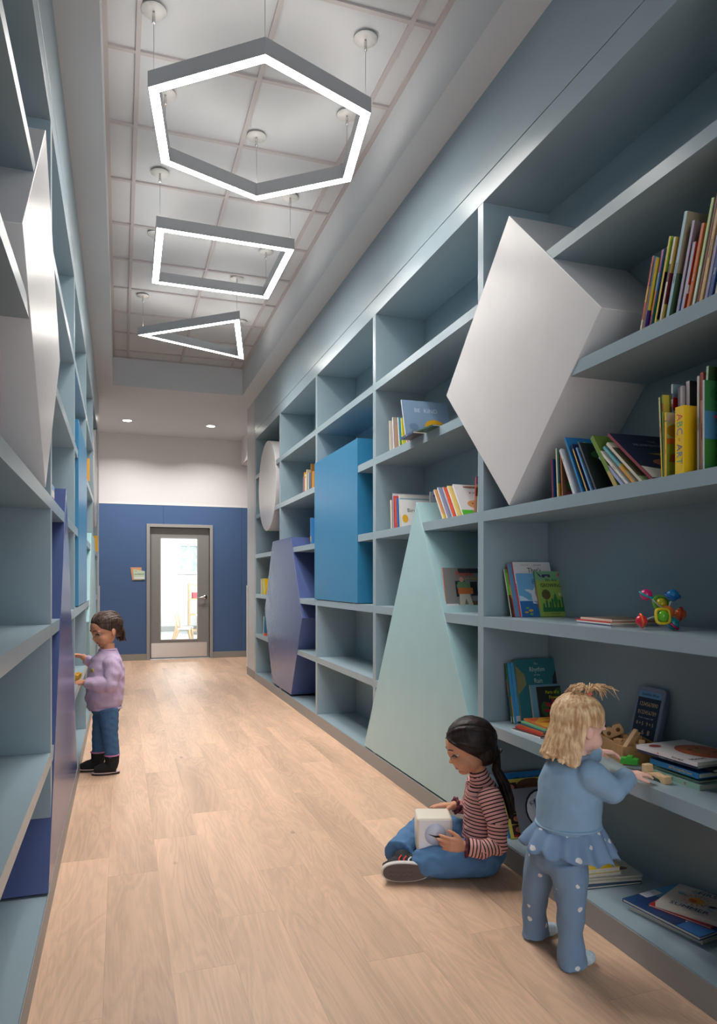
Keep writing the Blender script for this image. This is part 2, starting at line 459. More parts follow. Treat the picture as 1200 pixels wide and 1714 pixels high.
wn = bpy.data.objects.new('window_1', None); COL.objects.link(wn); struct(wn, 'classroom window seen through the door glass')
b = MB()
for q in ((wx0 - 0.06, wx0, wz0 - 0.06, wz1 + 0.06), (wx1, wx1 + 0.06, wz0 - 0.06, wz1 + 0.06), (wx0, wx1, wz1, wz1 + 0.06), (wx0, wx1, wz0 - 0.06, wz0), (1.60, 1.66, wz0, wz1), (1.84, 1.88, wz0, wz1)):
    b.box(q[0], q[1], CY - 0.05, CY - 0.001, q[2], q[3])
b.build('window_frame', mat('window_white', (240, 242, 244), 0.5), wn)
b = MB(); b.box(wx0, wx1, CY - 0.012, CY - 0.002, wz0, wz1)
b.build('pane', mat('window_view', (196, 216, 234), 0.25, noise=0.25, nscale=9), wn)
WOOD = mat('pale_birch', (226, 190, 150), 0.45, noise=0.06, nscale=12)
def kid_chair(x, y, rz, lab):
    t = thing('child_chair', lab, 'chair', (x, y, 0), (0, 0, rz), None)
    b = MB(); b.box(-0.15, 0.15, -0.14, 0.15, 0.29, 0.305); b.build('seat', mat('chair_white', (236, 234, 230), 0.4), t, bevel=0.006)
    b = MB(); b.prism([(-0.14, 0.305), (-0.165, 0.62), (-0.150, 0.62), (-0.125, 0.305)], 'x', -0.14, 0.14); b.build('backrest', mat('chair_white', (236, 234, 230), 0.4), t, bevel=0.006)
    for sx in (-1, 1):
        b = MB(); b.tube([(sx*0.14, -0.152, 0.60), (sx*0.145, -0.13, 0.31), (sx*0.15, -0.19, 0.12), (sx*0.155, -0.24, 0.0)], [0.012, 0.016, 0.014, 0.011]); b.build('leg', WOOD, t)
        b = MB(); b.tube([(sx*0.14, 0.12, 0.29), (sx*0.15, 0.15, 0.0)], [0.015, 0.011]); b.build('leg', WOOD, t)
    return t
kid_chair(1.20, 14.75, -PI/2, 'small white and birch chair seen through the door glass, nearer the door')
kid_chair(1.30, 15.3, -PI/2, 'small white and birch chair seen through the door glass, second from the door')
t = thing('classroom_table', 'white-topped birch classroom table seen through the door glass', 'table', (1.98, 14.95, 0))
b = MB(); b.box(-0.46, 0.46, -0.6, 0.6, 0.535, 0.56); b.build('tabletop', mat('table_white', (242, 242, 240), 0.35), t, bevel=0.005)
for sx in (-1, 1):
    for sy in (-1, 1):
        b = MB(); b.box(sx*0.40 - 0.03, sx*0.40 + 0.03, sy*0.52 - 0.03, sy*0.52 + 0.03, 0, 0.535); b.build('leg', WOOD, t)
t = thing('toy_shelf', 'pale wooden toy shelf behind the classroom table', 'shelf', (2.05, 17.3, 0))
b = MB()
for z in (0.08, 0.45, 0.82, 1.15): b.box(-0.5, 0.5, -0.2, 0.2, z, z + 0.03)
b.box(-0.52, -0.49, -0.2, 0.2, 0, 1.2); b.box(0.49, 0.52, -0.2, 0.2, 0, 1.2); b.build('frame', WOOD, t)
for x, c, lb in ((-0.38, (214, 96, 108), 'red'), (-0.2, (236, 130, 160), 'pink'), (0.0, (120, 160, 205), 'blue')):
    b = MB(); b.box(-0.06, 0.06, -0.08, 0.08, 0, 0.14)
    tag(b.build('storage_bin', flat(c), loc=(2.05 + x, 17.25, 0.851), bevel=0.01), lb + ' bin on the wooden toy shelf in the classroom', 'bin')

# ---------------------------------------------------------------- bookcases
DIA = (2.79, 2.26, 0.643)
SQ = (4.925, 6.135, 1.112, 2.318)
HEX = (7.515, 0.919, 0.922)
TRI = (2.895, 4.775, 0.108, 1.738)
CIR = (8.30, 2.39, 0.527)
def bookcase(sgn, X, side, cols):
    ind, mint = cols
    B = thing('bookcase', 'full-height grey-blue built-in bookcase along the %s wall, with a %s triangle panel' % (side, 'mint' if side == 'right' else 'deep indigo'), 'bookcase', (X, 3.0, 0))
    def bx(b, d0, d1, y0, y1, z0, z1, m=None):
        x0, x1 = X + sgn*d0, X + sgn*d1
        b.box(min(x0, x1), max(x0, x1), y0, y1, z0, z1, m)
    def done(b, n, m, lab=None, bev=0.0015, shift=True):
        bmesh.ops.translate(b.bm, verts=b.bm.verts[:], vec=(-X, -3.0, 0))
        return b.build(n, m, B, bevel=bev, label=lab)
    b = MB(); bx(b, DEPTH, DEPTH + 0.018, YN, 9.12, 0, ZS); done(b, 'back_panel', PAINT)
    b = MB(); bx(b, 0.0, DEPTH, YN, 9.12, 0, Z0 - 0.004); bx(b, -0.004, 0.0, YN, 9.12, 0, Z0 - 0.003); done(b, 'plinth', PLINTH, 'warm grey plinth')
    b = MB(); bx(b, 0.0, DEPTH, YN, 9.12, Z0 - 0.004, Z0); done(b, 'bottom_board', PAINT, bev=0)
    b = MB(); bx(b, 0.0, DEPTH, YN, 9.12, HB, 3.197); done(b, 'header', PAINT)
    b = MB(); bx(b, 0.0, DEPTH, YN, 9.12, 3.201, ZS); bx(b, 0.006, DEPTH, YN, 9.12, 3.197, 3.201); done(b, 'fascia', PAINT)
    ys = [S0 + PIT*i for i in range(-3, 5)]
    ys[-1] = 9.075
    for i, y in enumerate(ys):
        b = MB(); bx(b, 0, DEPTH, y - TH/2, y + TH/2, Z0, HB); done(b, 'upright', PAINT)
    for i in range(len(ys) - 1):
        for k in range(1, 6):
            b = MB(); bx(b, 0, DEPTH, ys[i] + TH/2, ys[i+1] - TH/2, Z0 + k*PZ - BT, Z0 + k*PZ); done(b, 'shelf', PAINT, bev=0)
    def shape(pts, n, m, lab):
        b = MB()
        x0, x1 = X - sgn*0.004, X + sgn*(DEPTH - 0.002)
        b.prism(pts, 'x', min(x0, x1), max(x0, x1), m)
        done(b, n, m, lab, bev=0.002)
    c = DIA; shape([(c[0], c[1] - c[2] - 0.004), (c[0] + c[2], c[1]), (c[0], c[1] + c[2]), (c[0] - c[2], c[1])], 'diamond_panel', SHAPE_GREY, 'large pearl grey diamond block set through the shelves')
    c = TRI; shape([(c[0], c[2]), (c[1], c[2]), ((c[0] + c[1])/2, c[3])], 'triangle_panel', ind, 'tall %s triangle block standing on the plinth' % ('mint' if side == 'right' else 'indigo'))
    c = SQ; shape([(c[0], c[2]), (c[1], c[2]), (c[1], c[3]), (c[0], c[3])], 'square_panel', SHAPE_BLUE, 'bright blue square block set through the shelves')
    c = HEX; shape([(c[0] + c[2]*math.cos(a*PI/3), c[1] + c[2]*0.867*math.sin(a*PI/3)/math.sin(PI/3)) for a in range(6)], 'hexagon_panel', mint, '%s hexagon block set through the lower shelves' % ('indigo' if side == 'right' else 'mint'))
    c = CIR; shape([(c[0] + c[2]*math.cos(2*PI*a/64), c[1] + c[2]*math.sin(2*PI*a/64)) for a in range(64)], 'circle_panel', SHAPE_GREY, 'pearl grey round block near the far end')
    return B
bookcase(1, XR, 'right', (SHAPE_MINT, SHAPE_INDIGO))
bookcase(-1, XL, 'left', (SHAPE_INDIGO, SHAPE_MINT))

# ---------------------------------------------------------------- pendant lights
def pendant(name, label, pts, cords):
    """closed ring of lamp profile with outer corners pts (x, y), lens underneath"""
    ZB = 3.575; HH = 0.075; WW = 0.052
    cx = sum(p[0] for p in pts)/len(pts); cy = sum(p[1] for p in pts)/len(pts)
    t = thing(name, label, 'pendant light', (cx, cy, ZB), group=None)
    P = [Vector((p[0] - cx, p[1] - cy)) for p in pts]
    n = len(P)
    area = sum(P[i].x*P[(i+1) % n].y - P[(i+1) % n].x*P[i].y for i in range(n))
    if area < 0: P.reverse(); 
    def inset(d):
        out = []
        for i in range(n):
            a, q, c = P[i-1], P[i], P[(i+1) % n]
            e1 = (q - a).normalized(); e2 = (c - q).normalized()
            n1 = Vector((-e1.y, e1.x)); n2 = Vector((-e2.y, e2.x))
            bis = (n1 + n2).normalized()
            out.append(q + bis * (d / max(0.2, bis.dot(n1))))
        return out
    def ring(b, d0, d1, z0, z1, m=None):
        A, C = inset(d0), inset(d1)
        v = [[b.bm.verts.new((q.x, q.y, z)) for q in L_] for L_, z in ((A, z0), (A, z1), (C, z1), (C, z0))]
        for k in range(4):
            for i in range(n):
                b.face([v[k][i], v[k][(i+1) % n], v[(k+1) % 4][(i+1) % n], v[(k+1) % 4][i]], m)
    b = MB(); ring(b, 0, WW, 0.004, HH)
    ring(b, 0, 0.0035, 0.0, 0.004); ring(b, WW - 0.0035, WW, 0.0, 0.004)
    b.build('housing', LAMPGREY, t)
    b = MB(); ring(b, 0.0036, WW - 0.0036, 0.0006, 0.0036); b.build('diffuser', STRIP, t, label='glowing white diffuser')
    b = MB(); ring(b, 0.008, WW - 0.008, HH + 0.0004, HH + 0.0024); b.build('added_up_glow', ADDED_UPLIGHT, t, label='added glowing strip on top, brightening the ceiling')  # extra upward glow, added to lift the ceiling; not a part of the fixture
    mid = inset(WW/2)
    for i in range(n):
        p, q = mid[i], mid[(i+1) % n]; v = q - p; Ln = v.length - 0.05
        ld = bpy.data.lights.new('pendant_lamp', 'AREA'); ld.shape = 'RECTANGLE'; ld.size = Ln; ld.size_y = 0.04
        ld.energy = E_SPREAD*Ln; ld.spread = math.radians(128); ld.color = (1.0, 0.965, 0.92)
        lo = bpy.data.objects.new('lamp', ld); COL.objects.link(lo); lo.parent = t
        lo.location = ((p.x + q.x)/2, (p.y + q.y)/2, -0.0015); lo.rotation_euler = (0, 0, math.atan2(v.y, v.x))
    for (kx, ky), (ax, ay) in cords:
        b = MB(); b.tube([(ax - cx, ay - cy, HH), (kx - cx, ky - cy, ZC - ZB - 0.055)], 0.0013, n=6); b.build('cable', CABLE, t)
        b = MB(); M_ = Matrix.Translation((kx - cx, ky - cy, 0))
        z = ZC - ZB
        b.lathe([(0.0, z - 0.004), (0.058, z - 0.004), (0.058, z)], CANOPY, M=M_, n=32, close=False)
        b.lathe([(0.006, z - 0.060), (0.008, z - 0.058), (0.008, z - 0.022), (0.005, z - 0.004)], CHROME, M=M_, n=12)
        b.build('canopy', None, t, label='round white ceiling canopy')
    return t
hc = (0.69, 3.675); R6 = 0.612; a0 = math.atan2(3.305 - hc[1], 1.155 - hc[0])
hp = [(hc[0] + R6*math.cos(a0 + k*PI/3), hc[1] + R6*math.sin(a0 + k*PI/3)) for k in range(6)]
def inn(p, c, d=0.03):
    v = Vector((c[0] - p[0], c[1] - p[1])).normalized(); return (p[0] + v.x*d, p[1] + v.y*d)
pendant('hexagon_pendant', 'large hexagonal ring pendant light, nearest of the three', hp, [(inn(p, hc), inn(p, hc)) for p in hp])
sp_ = [(0.222, 4.805), (1.147, 4.825), (1.146, 5.745), (0.230, 5.720)]
sc_ = (0.686, 5.27)
pendant('square_pendant', 'square ring pendant light, between the hexagonal and triangular ones', sp_, [(inn(p, sc_, 0.035), inn(p, sc_, 0.035)) for p in sp_])
tp = [(0.152, 6.976), (0.994, 6.262), (1.218, 7.39)]
tc_ = (0.788, 6.876)
pendant('triangle_pendant', 'triangular ring pendant light, farthest of the three', tp, [(inn(p, tc_, 0.05), inn(p, tc_, 0.05)) for p in tp])
for k, x in enumerate((0.096, 1.297)):
    t = thing('downlight', 'small round recessed ceiling downlight, the %s one of the two before the door' % ('left' if k == 0 else 'right'), 'downlight', (x, 10.9, ZS))
    b = MB(); b.lathe([(0.062, -0.004), (0.078, -0.004), (0.080, 0.0)], CANOPY, n=32, close=False); b.lathe([(0.062, -0.004), (0.060, 0.0)], CANOPY, n=32, close=False); b.build('trim_ring', None, t)
    b = MB(); b.lathe([(0.0001, -0.002), (0.061, -0.002)], n=32, close=False); b.build('lens', DOWN, t)
    ld = bpy.data.lights.new('downlight_lamp', 'AREA'); ld.shape = 'DISK'; ld.size = 0.11; ld.energy = E_DOWN; ld.color = (1, 0.975, 0.94); ld.spread = 2.4
    lo = bpy.data.objects.new('lamp', ld); COL.objects.link(lo); lo.parent = t; lo.location = (0, 0, -0.006)

# ================================================================ people
def hair_mat(name, c0, c1, rough=0.42):
    m = bpy.data.materials.new(name); m.use_nodes = True
    nt = m.node_tree; N = nt.nodes; L = nt.links; p = N['Principled BSDF']
    tc = N.new('ShaderNodeTexCoord')
    n = N.new('ShaderNodeTexNoise'); n.inputs['Scale'].default_value = 90; n.inputs['Detail'].default_value = 4
    mp = N.new('ShaderNodeMapping'); mp.inputs['Scale'].default_value = (1.0, 1.0, 0.22)
    L.new(tc.outputs['Object'], mp.inputs[0]); L.new(mp.outputs[0], n.inputs['Vector'])
    cr = N.new('ShaderNodeValToRGB'); cr.color_ramp.elements[0].position = 0.35; cr.color_ramp.elements[1].position = 0.68
    cr.color_ramp.elements[0].color = lin(c0); cr.color_ramp.elements[1].color = lin(c1)
    L.new(n.outputs['Fac'], cr.inputs[0]); L.new(cr.outputs[0], p.inputs['Base Color'])
    b = N.new('ShaderNodeBump'); b.inputs['Strength'].default_value = 0.5; b.inputs['Distance'].default_value = 0.003
    L.new(n.outputs['Fac'], b.inputs['Height']); L.new(b.outputs[0], p.inputs['Normal'])
    p.inputs['Roughness'].default_value = rough
    p.inputs['Specular IOR Level'].default_value = 0.3
    return m
def skin_mat(name, c):
    return mat(name, c, 0.5, noise=0.04, nscale=25, sss=0.25, spec=0.35)

def remeshed(mb, voxel, it=2, fac=0.5):
    bmesh.ops.recalc_face_normals(mb.bm, faces=mb.bm.faces[:])
    me = bpy.data.meshes.new('t'); mb.bm.to_mesh(me); mb.bm.free()
    o = bpy.data.objects.new('t', me); COL.objects.link(o)
    r = o.modifiers.new('r', 'REMESH'); r.mode = 'VOXEL'; r.voxel_size = voxel
    s = o.modifiers.new('s', 'SMOOTH'); s.factor = fac; s.iterations = it
    dg = bpy.context.evaluated_depsgraph_get(); dg.update()
    out = bpy.data.meshes.new_from_object(o.evaluated_get(dg))
    bpy.data.objects.remove(o); bpy.data.meshes.remove(me)
    return out
def verts_of(me):
    a = np.empty(len(me.vertices)*3, dtype=np.float32); me.vertices.foreach_get('co', a); return a.reshape(-1, 3).astype(float)
def set_verts(me, a):
    me.vertices.foreach_set('co', a.astype(np.float32).ravel()); me.update()
def finish(me, name, mats, parent, label=None, solid=0):
    for p in me.polygons: p.use_smooth = True
    if not isinstance(mats, (list, tuple)): mats = [mats]
    for m in mats: me.materials.append(m)
    o = bpy.data.objects.new(name, me); COL.objects.link(o); o.parent = parent; me.name = name
    if label: o['label'] = label
    if solid:
        s = o.modifiers.new('solid', 'SOLIDIFY'); s.thickness = solid; s.offset = -1
    return o
def tolocal(a, M):
    Mi = np.array(M.inverted()); return a @ Mi[:3, :3].T + Mi[:3, 3]
def toworld(a, M):
    Mi = np.array(M); return a @ Mi[:3, :3].T + Mi[:3, 3]
def cut_faces(me, pred):
    """remove the vertices for which pred(coords) is true"""
    a = verts_of(me); kill = pred(a)
    bm = bmesh.new(); bm.from_mesh(me); bm.verts.ensure_lookup_table()
    bmesh.ops.delete(bm, geom=[bm.verts[i] for i in np.nonzero(kill)[0]], context='VERTS')
    for it in range(14):
        bv = [v for v in bm.verts if v.is_boundary]; new = {}
        for v in bv:
            nb = [e.other_vert(v).co for e in v.link_edges if e.is_boundary]
            if len(nb) == 2: new[v] = v.co*0.4 + (nb[0] + nb[1])*0.3
        for v, c_ in new.items(): v.co = c_
    bm.to_mesh(me); bm.free(); return me
def noise_push(me, amp, freq, seed=0.0, axis=(1, 1, 1)):
    """soft folds: pushes vertices along their normals with layered sines"""
    a = verts_of(me)
    n = np.empty(len(me.vertices)*3, dtype=np.float32); me.vertices.foreach_get('normal', n); n = n.reshape(-1, 3)
    x, y, z = a[:, 0]*axis[0]*freq, a[:, 1]*axis[1]*freq, a[:, 2]*axis[2]*freq
    f = np.sin(x*1.3 + 2.1*np.sin(z*0.9 + seed) + seed) * np.sin(z*1.7 + 1.7*np.sin(y*1.1 + seed*2) + 0.5) + 0.5*np.sin(y*2.3 + z*2.9 + 1.5*np.sin(x*1.9) + seed*3)
    set_verts(me, a + n * (f*amp)[:, None])
    return me

def add_head(mb, M, ears=True):
    def e(c, r, rot=None):
        R = Matrix.Diagonal((*r, 1))
        if rot is not None: R = rot @ R
        mb.ball((0, 0, 0), 1.0, seg=24, rings=16, M=M @ Matrix.Translation(c) @ R)
    # ball() scales before M, so the unit sphere is mapped by M directly
    e((0, -0.01, 0.11), (0.365, 0.45, 0.39))
    e((0, 0.11, -0.13), (0.315, 0.325, 0.32))
    e((0, 0.245, -0.365), (0.13, 0.13, 0.095))
    for s in (-1, 1):
        e((s*0.165, 0.225, -0.18), (0.155, 0.17, 0.155))
        e((s*0.15, 0.335, 0.075), (0.12, 0.06, 0.045))
        if ears: e((s*0.375, -0.03, -0.07), (0.035, 0.075, 0.115), Matrix.Rotation(0.25, 4, 'X') @ Matrix.Rotation(-s*0.35, 4, 'Z'))
        e((s*0.045, 0.405, -0.15), (0.035, 0.035, 0.03))
    e((0, 0.40, -0.03), (0.04, 0.045, 0.12), Matrix.Rotation(-0.30, 4, 'X'))
    e((0, 0.435, -0.125), (0.048, 0.05, 0.045))
    e((0, 0.365, -0.215), (0.07, 0.05, 0.05))
    e((0, 0.378, -0.252), (0.085, 0.045, 0.022))
    e((0, 0.370, -0.290), (0.072, 0.045, 0.024))
def sculpt_head(me, M, closed=1.0):
    a = verts_of(me); h = tolocal(a, M)
    near = (np.abs(h[:, 0]) < 0.6) & (h[:, 1] > 0.1) & (np.abs(h[:, 2]) < 0.6)
    d = np.zeros_like(h)
    def g(c, s, v):
        q = (h - np.array(c)) / np.array(s)
        w_ = np.exp(-(q*q).sum(1)); d[:] += w_[:, None] * np.array(v)
    for s in (-1, 1):
        g((s*0.15, 0.37, 0.005), (0.085, 0.12, 0.055), (0, -0.06, 0))
        g((s*0.15, 0.36, -0.055), (0.09, 0.1, 0.03), (0, 0.010, 0))
        g((s*0.095, 0.36, -0.27), (0.03, 0.1, 0.04), (0, -0.02, 0))
    g((0, 0.38, -0.271), (0.085, 0.1, 0.010), (0, -0.022, 0))
    g((0, 0.36, -0.335), (0.08, 0.1, 0.03), (0, -0.02, 0))
    g((0, 0.41, -0.21), (0.018, 0.1, 0.035), (0, -0.008, 0))
    h2 = h + d*near[:, None]
    set_verts(me, toworld(h2, M))
def mark_lips(me, M, idx=1):
    a = verts_of(me); h = tolocal(a, M)
    isl = (np.abs(h[:, 0]) < 0.095) & (h[:, 1] > 0.33) & ((np.abs(h[:, 2] + 0.252)*1.0 < 0.026*(1.15 - np.abs(h[:, 0])/0.10)) | (np.abs(h[:, 2] + 0.289) < 0.028*(1.15 - np.abs(h[:, 0])/0.10)) | ((np.abs(h[:, 2] + 0.27) < 0.022) & (np.abs(h[:, 0]) < 0.06)))
    for p in me.polygons:
        if all(isl[v] for v in p.vertices): p.material_index = idx
def add_eyes(me_parts, M, gaze=-0.5, open_=0.5, iris=(52, 34, 24)):
    """eyes, lids, lashes and brows as one mesh list entry appended to the body mesh"""
    mb = MB()
    h = tolocal(verts_of(me_parts), M)
    def ys(x, z, w_=0.022):
        sel = (np.abs(h[:, 0] - x) < w_) & (np.abs(h[:, 2] - z) < w_) & (h[:, 1] > 0)
        return float(h[sel, 1].max()) if sel.any() else 0.36
    W_, I_, K_ = flat((196, 186, 178), 0.25), flat(iris, 0.15), flat((28, 20, 17), 0.6)
    for s in (-1, 1):
        c = Vector((s*0.150, ys(s*0.15, 0.0) - 0.048, 0.0))
        mb.ball((0, 0, 0), 1.0, W_, 16, 12, M @ Matrix.Translation(c) @ Matrix.Diagonal((0.066, 0.062, 0.052, 1)))
        g = Vector((s*0.10, 0.86, gaze)).normalized()
        mb.ball((0, 0, 0), 1.0, I_, 12, 8, M @ Matrix.Translation(c + Vector((g.x*0.04, g.y*0.042, g.z*0.034))) @ Matrix.Diagonal((0.042, 0.030, 0.038, 1)))
        # upper lash line and brow
        L1 = []; L2 = []
        for k in range(7):
            t = (k/6 - 0.5)*2
            x = c.x + t*0.072
            zz = 0.024*(1 - t*t) - 0.006 - (1 - open_)*0.028
            yy = max(ys(x, zz), c.y + 0.062*math.sqrt(max(0.0, 1 - (t*0.9)**2))) + 0.002
            L1.append(M @ Vector((x, yy, zz)))
            L2.append(M @ Vector((s*0.15 + t*0.088, ys(s*0.15 + t*0.088, 0.115) + 0.0, 0.112 + 0.014*(1 - t*t))))
        sc = M.to_scale()[0]
        mb.tube(L1, [sc*r for r in (0.004, 0.009, 0.011, 0.011, 0.011, 0.010, 0.004)], K_, n=6)
        mb.tube(L2, [sc*r for r in (0.004, 0.010, 0.012, 0.012, 0.011, 0.009, 0.004)], flat((60, 42, 34), 0.7), n=6)
    return mb
def join_into(me, mb, base_n):
    """append the shapes of mb (with its materials) to mesh me; returns the material list tail"""
    bm = bmesh.new(); bm.from_mesh(me)
    bmesh.ops.recalc_face_normals(mb.bm, faces=mb.bm.faces[:])
    mp = {}
    for v in mb.bm.verts: mp[v] = bm.verts.new(v.co)
    for f in mb.bm.faces:
        try: g = bm.faces.new([mp[v] for v in f.verts])
        except ValueError: continue
        g.material_index = base_n + f.material_index; g.smooth = True
    tail = list(mb.ms)
    bm.to_mesh(me); bm.free(); mb.bm.free()
    return tail

def add_hand(mb, Wp, D, Nn, ts, L, curls=(0.5, 0.5, 0.55, 0.6), bend=0.9, thumb_in=0.3, spread=0.06):
    """Wp wrist, D towards the fingers, Nn out of the palm, ts = +1/-1 thumb side (D x Nn)"""
    D = Vector(D).normalized(); Nn = Vector(Nn); Nn = (Nn - D*Nn.dot(D)).normalized(); S = D.cross(Nn)*ts
    Wp = Vector(Wp)
    for k in (-1, -0.33, 0.33, 1):
        mb.tube([Wp - D*0.05*L + S*k*0.07*L, Wp + D*0.22*L + S*k*0.135*L, Wp + D*0.47*L + S*k*0.165*L], [0.085*L, 0.095*L, 0.075*L], n=10)
    mb.tube([Wp, Wp + D*0.44*L], [0.14*L, 0.15*L], n=12, flat_=(Nn, 0.6))
    offs = (0.165, 0.055, -0.055, -0.160); lens = (0.42, 0.47, 0.43, 0.34)
    for i in range(4):
        p = Wp + D*(0.44 - 0.02*abs(i - 1))*L + S*offs[i]*L
        d = (D + S*(offs[i]*spread*8)).normalized(); ang = 0.0
        pts = [p - D*0.06*L, p]
        for k, fr in enumerate((0.45, 0.32, 0.23)):
            ang = curls[i]*bend*(0.6 if k == 0 else 1.0)
            ax = d.cross(Nn).normalized()
            d = Matrix.Rotation(ang, 3, ax) @ d
            nn = Nn
            p = p + d*lens[i]*fr*L; pts.append(p)
        r = 0.060*L if i < 3 else 0.052*L
        mb.tube(pts, [r*1.05, r*1.05, r, r*0.93, r*0.70], n=10)
        mb.ball(pts[-1], r*0.76, seg=10, rings=6)
    b0 = Wp + D*0.10*L + S*0.12*L
    d1 = (D*0.62 + S*0.72 + Nn*thumb_in).normalized(); d2 = (D*0.9 + S*0.28 + Nn*(thumb_in + 0.1)).normalized()
    p1 = b0 + d1*0.20*L; p2 = p1 + d1*0.10*L*0.6 + d2*0.12*L; p3 = p2 + d2*0.14*L
    mb.tube([b0, p1, p2, p3], [0.095*L, 0.078*L, 0.066*L, 0.055*L], n=10); mb.ball(p3, 0.058*L, seg=10, rings=6)

def lock_on(mb, M, c, r, d0, d1, lift=0.0, rad=0.02, n=9, ext=None, wob=0.0, ph=0.0):
    """a lock of hair lying on the ellipsoid (c, r) of the head frame from direction d0 to d1, then through ext points"""
    d0 = Vector(d0).normalized(); d1 = Vector(d1).normalized(); pts = []
    for k in range(n):
        t = k/(n - 1); d = d0.slerp(d1, t) if d0.angle(d1) > 1e-3 else d0
        d = d.copy(); s = 1.0 + lift*math.sin(PI*t) + wob*math.sin(9*t + ph)
        pts.append(Vector((c[0] + d.x*r[0]*s, c[1] + d.y*r[1]*s, c[2] + d.z*r[2]*s)))
    for q in (ext or []): pts.append(Vector(q))
    m_ = len(pts); sc = M.to_scale()[0]
    R = [sc*rad*(0.35 + 0.65*math.sin(PI*min(1, (i + 0.6)/(m_*0.35))*0.5))*(1.0 if i < m_*0.7 else max(0.12, 1 - (i - m_*0.7)/(m_*0.3))) for i in range(m_)]
    mb.tube([M @ p for p in pts], R, n=6)

def person(label, O, group=None):
    return thing('person', label, 'person', (O[0], O[1], 0), (0, 0, -math.radians(18.5076)), group)

def attr_stripes(me, limbs, name='stripe'):
    """limbs: (points, radii, offset); stores the length along the nearest limb for every vertex"""
    a = verts_of(me); best = np.full(len(a), 1e9); val = np.zeros(len(a))
    for pts, rad, off in limbs:
        s = off
        for (p, q), (r0, r1) in zip(zip(pts, pts[1:]), zip(rad, rad[1:])):
            p = np.array(p, float); q = np.array(q, float); v = q - p; Ln = np.linalg.norm(v); v = v/Ln
            t = np.clip((a - p) @ v, 0, Ln); dist = np.linalg.norm(a - p - t[:, None]*v, axis=1)/(r0 + (r1 - r0)*t/Ln)
            tt = (a - p) @ v
            sel = dist < best; best[sel] = dist[sel]; val[sel] = (s + tt)[sel]; s += Ln
    at = me.attributes.new(name, 'FLOAT', 'POINT'); at.data.foreach_set('value', val.astype(np.float32))
def stripe_mat():
    m = bpy.data.materials.new('striped_knit'); m.use_nodes = True
    nt = m.node_tree; N = nt.nodes; L = nt.links; p = N['Principled BSDF']
    at = N.new('ShaderNodeAttribute'); at.attribute_name = 'stripe'
    d = N.new('ShaderNodeMath'); d.operation = 'DIVIDE'; d.inputs[1].default_value = 0.0148; L.new(at.outputs['Fac'], d.inputs[0])
    f = N.new('ShaderNodeMath'); f.operation = 'FRACT'; L.new(d.outputs[0], f.inputs[0])
    c = N.new('ShaderNodeMath'); c.operation = 'LESS_THAN'; c.inputs[1].default_value = 0.34; L.new(f.outputs[0], c.inputs[0])
    mx = N.new('ShaderNodeMix'); mx.data_type = 'RGBA'; L.new(c.outputs[0], mx.inputs[0])
    mx.inputs[6].default_value = lin((226, 168, 162)); mx.inputs[7].default_value = lin((46, 26, 34))
    L.new(mx.outputs[2], p.inputs['Base Color']); p.inputs['Roughness'].default_value = 0.85
    return m
def denim(name, c, n=0.12):
    return mat(name, c, 0.85, noise=n, nscale=14, bump=0.3, bscale=700)
def flower_mat():
    m = bpy.data.materials.new('flowered_blue_rib'); m.use_nodes = True
    nt = m.node_tree; N = nt.nodes; L = nt.links; p = N['Principled BSDF']
    tc = N.new('ShaderNodeTexCoord'); v = N.new('ShaderNodeTexVoronoi'); v.inputs['Scale'].default_value = 17.0
    nz = N.new('ShaderNodeTexNoise'); nz.inputs['Scale'].default_value = 60
    L.new(tc.outputs['Object'], v.inputs['Vector']); L.new(tc.outputs['Object'], nz.inputs['Vector'])
    a = N.new('ShaderNodeMath'); a.operation = 'MULTIPLY_ADD'; a.inputs[1].default_value = 0.28; L.new(nz.outputs['Fac'], a.inputs[0]); L.new(v.outputs['Distance'], a.inputs[2])
    r = N.new('ShaderNodeMapRange'); r.inputs[1].default_value = 0.275; r.inputs[2].default_value = 0.30; r.inputs[3].default_value = 1.0; r.inputs[4].default_value = 0.0
    L.new(a.outputs[0], r.inputs[0])
    mx = N.new('ShaderNodeMix'); mx.data_type = 'RGBA'; L.new(r.outputs[0], mx.inputs[0])
    mx.inputs[6].default_value = lin((116, 142, 172)); mx.inputs[7].default_value = lin((216, 214, 214))
    L.new(mx.outputs[2], p.inputs['Base Color']); p.inputs['Roughness'].default_value = 0.85
    return m
LIP = mat('lips', (186, 96, 88), 0.4)

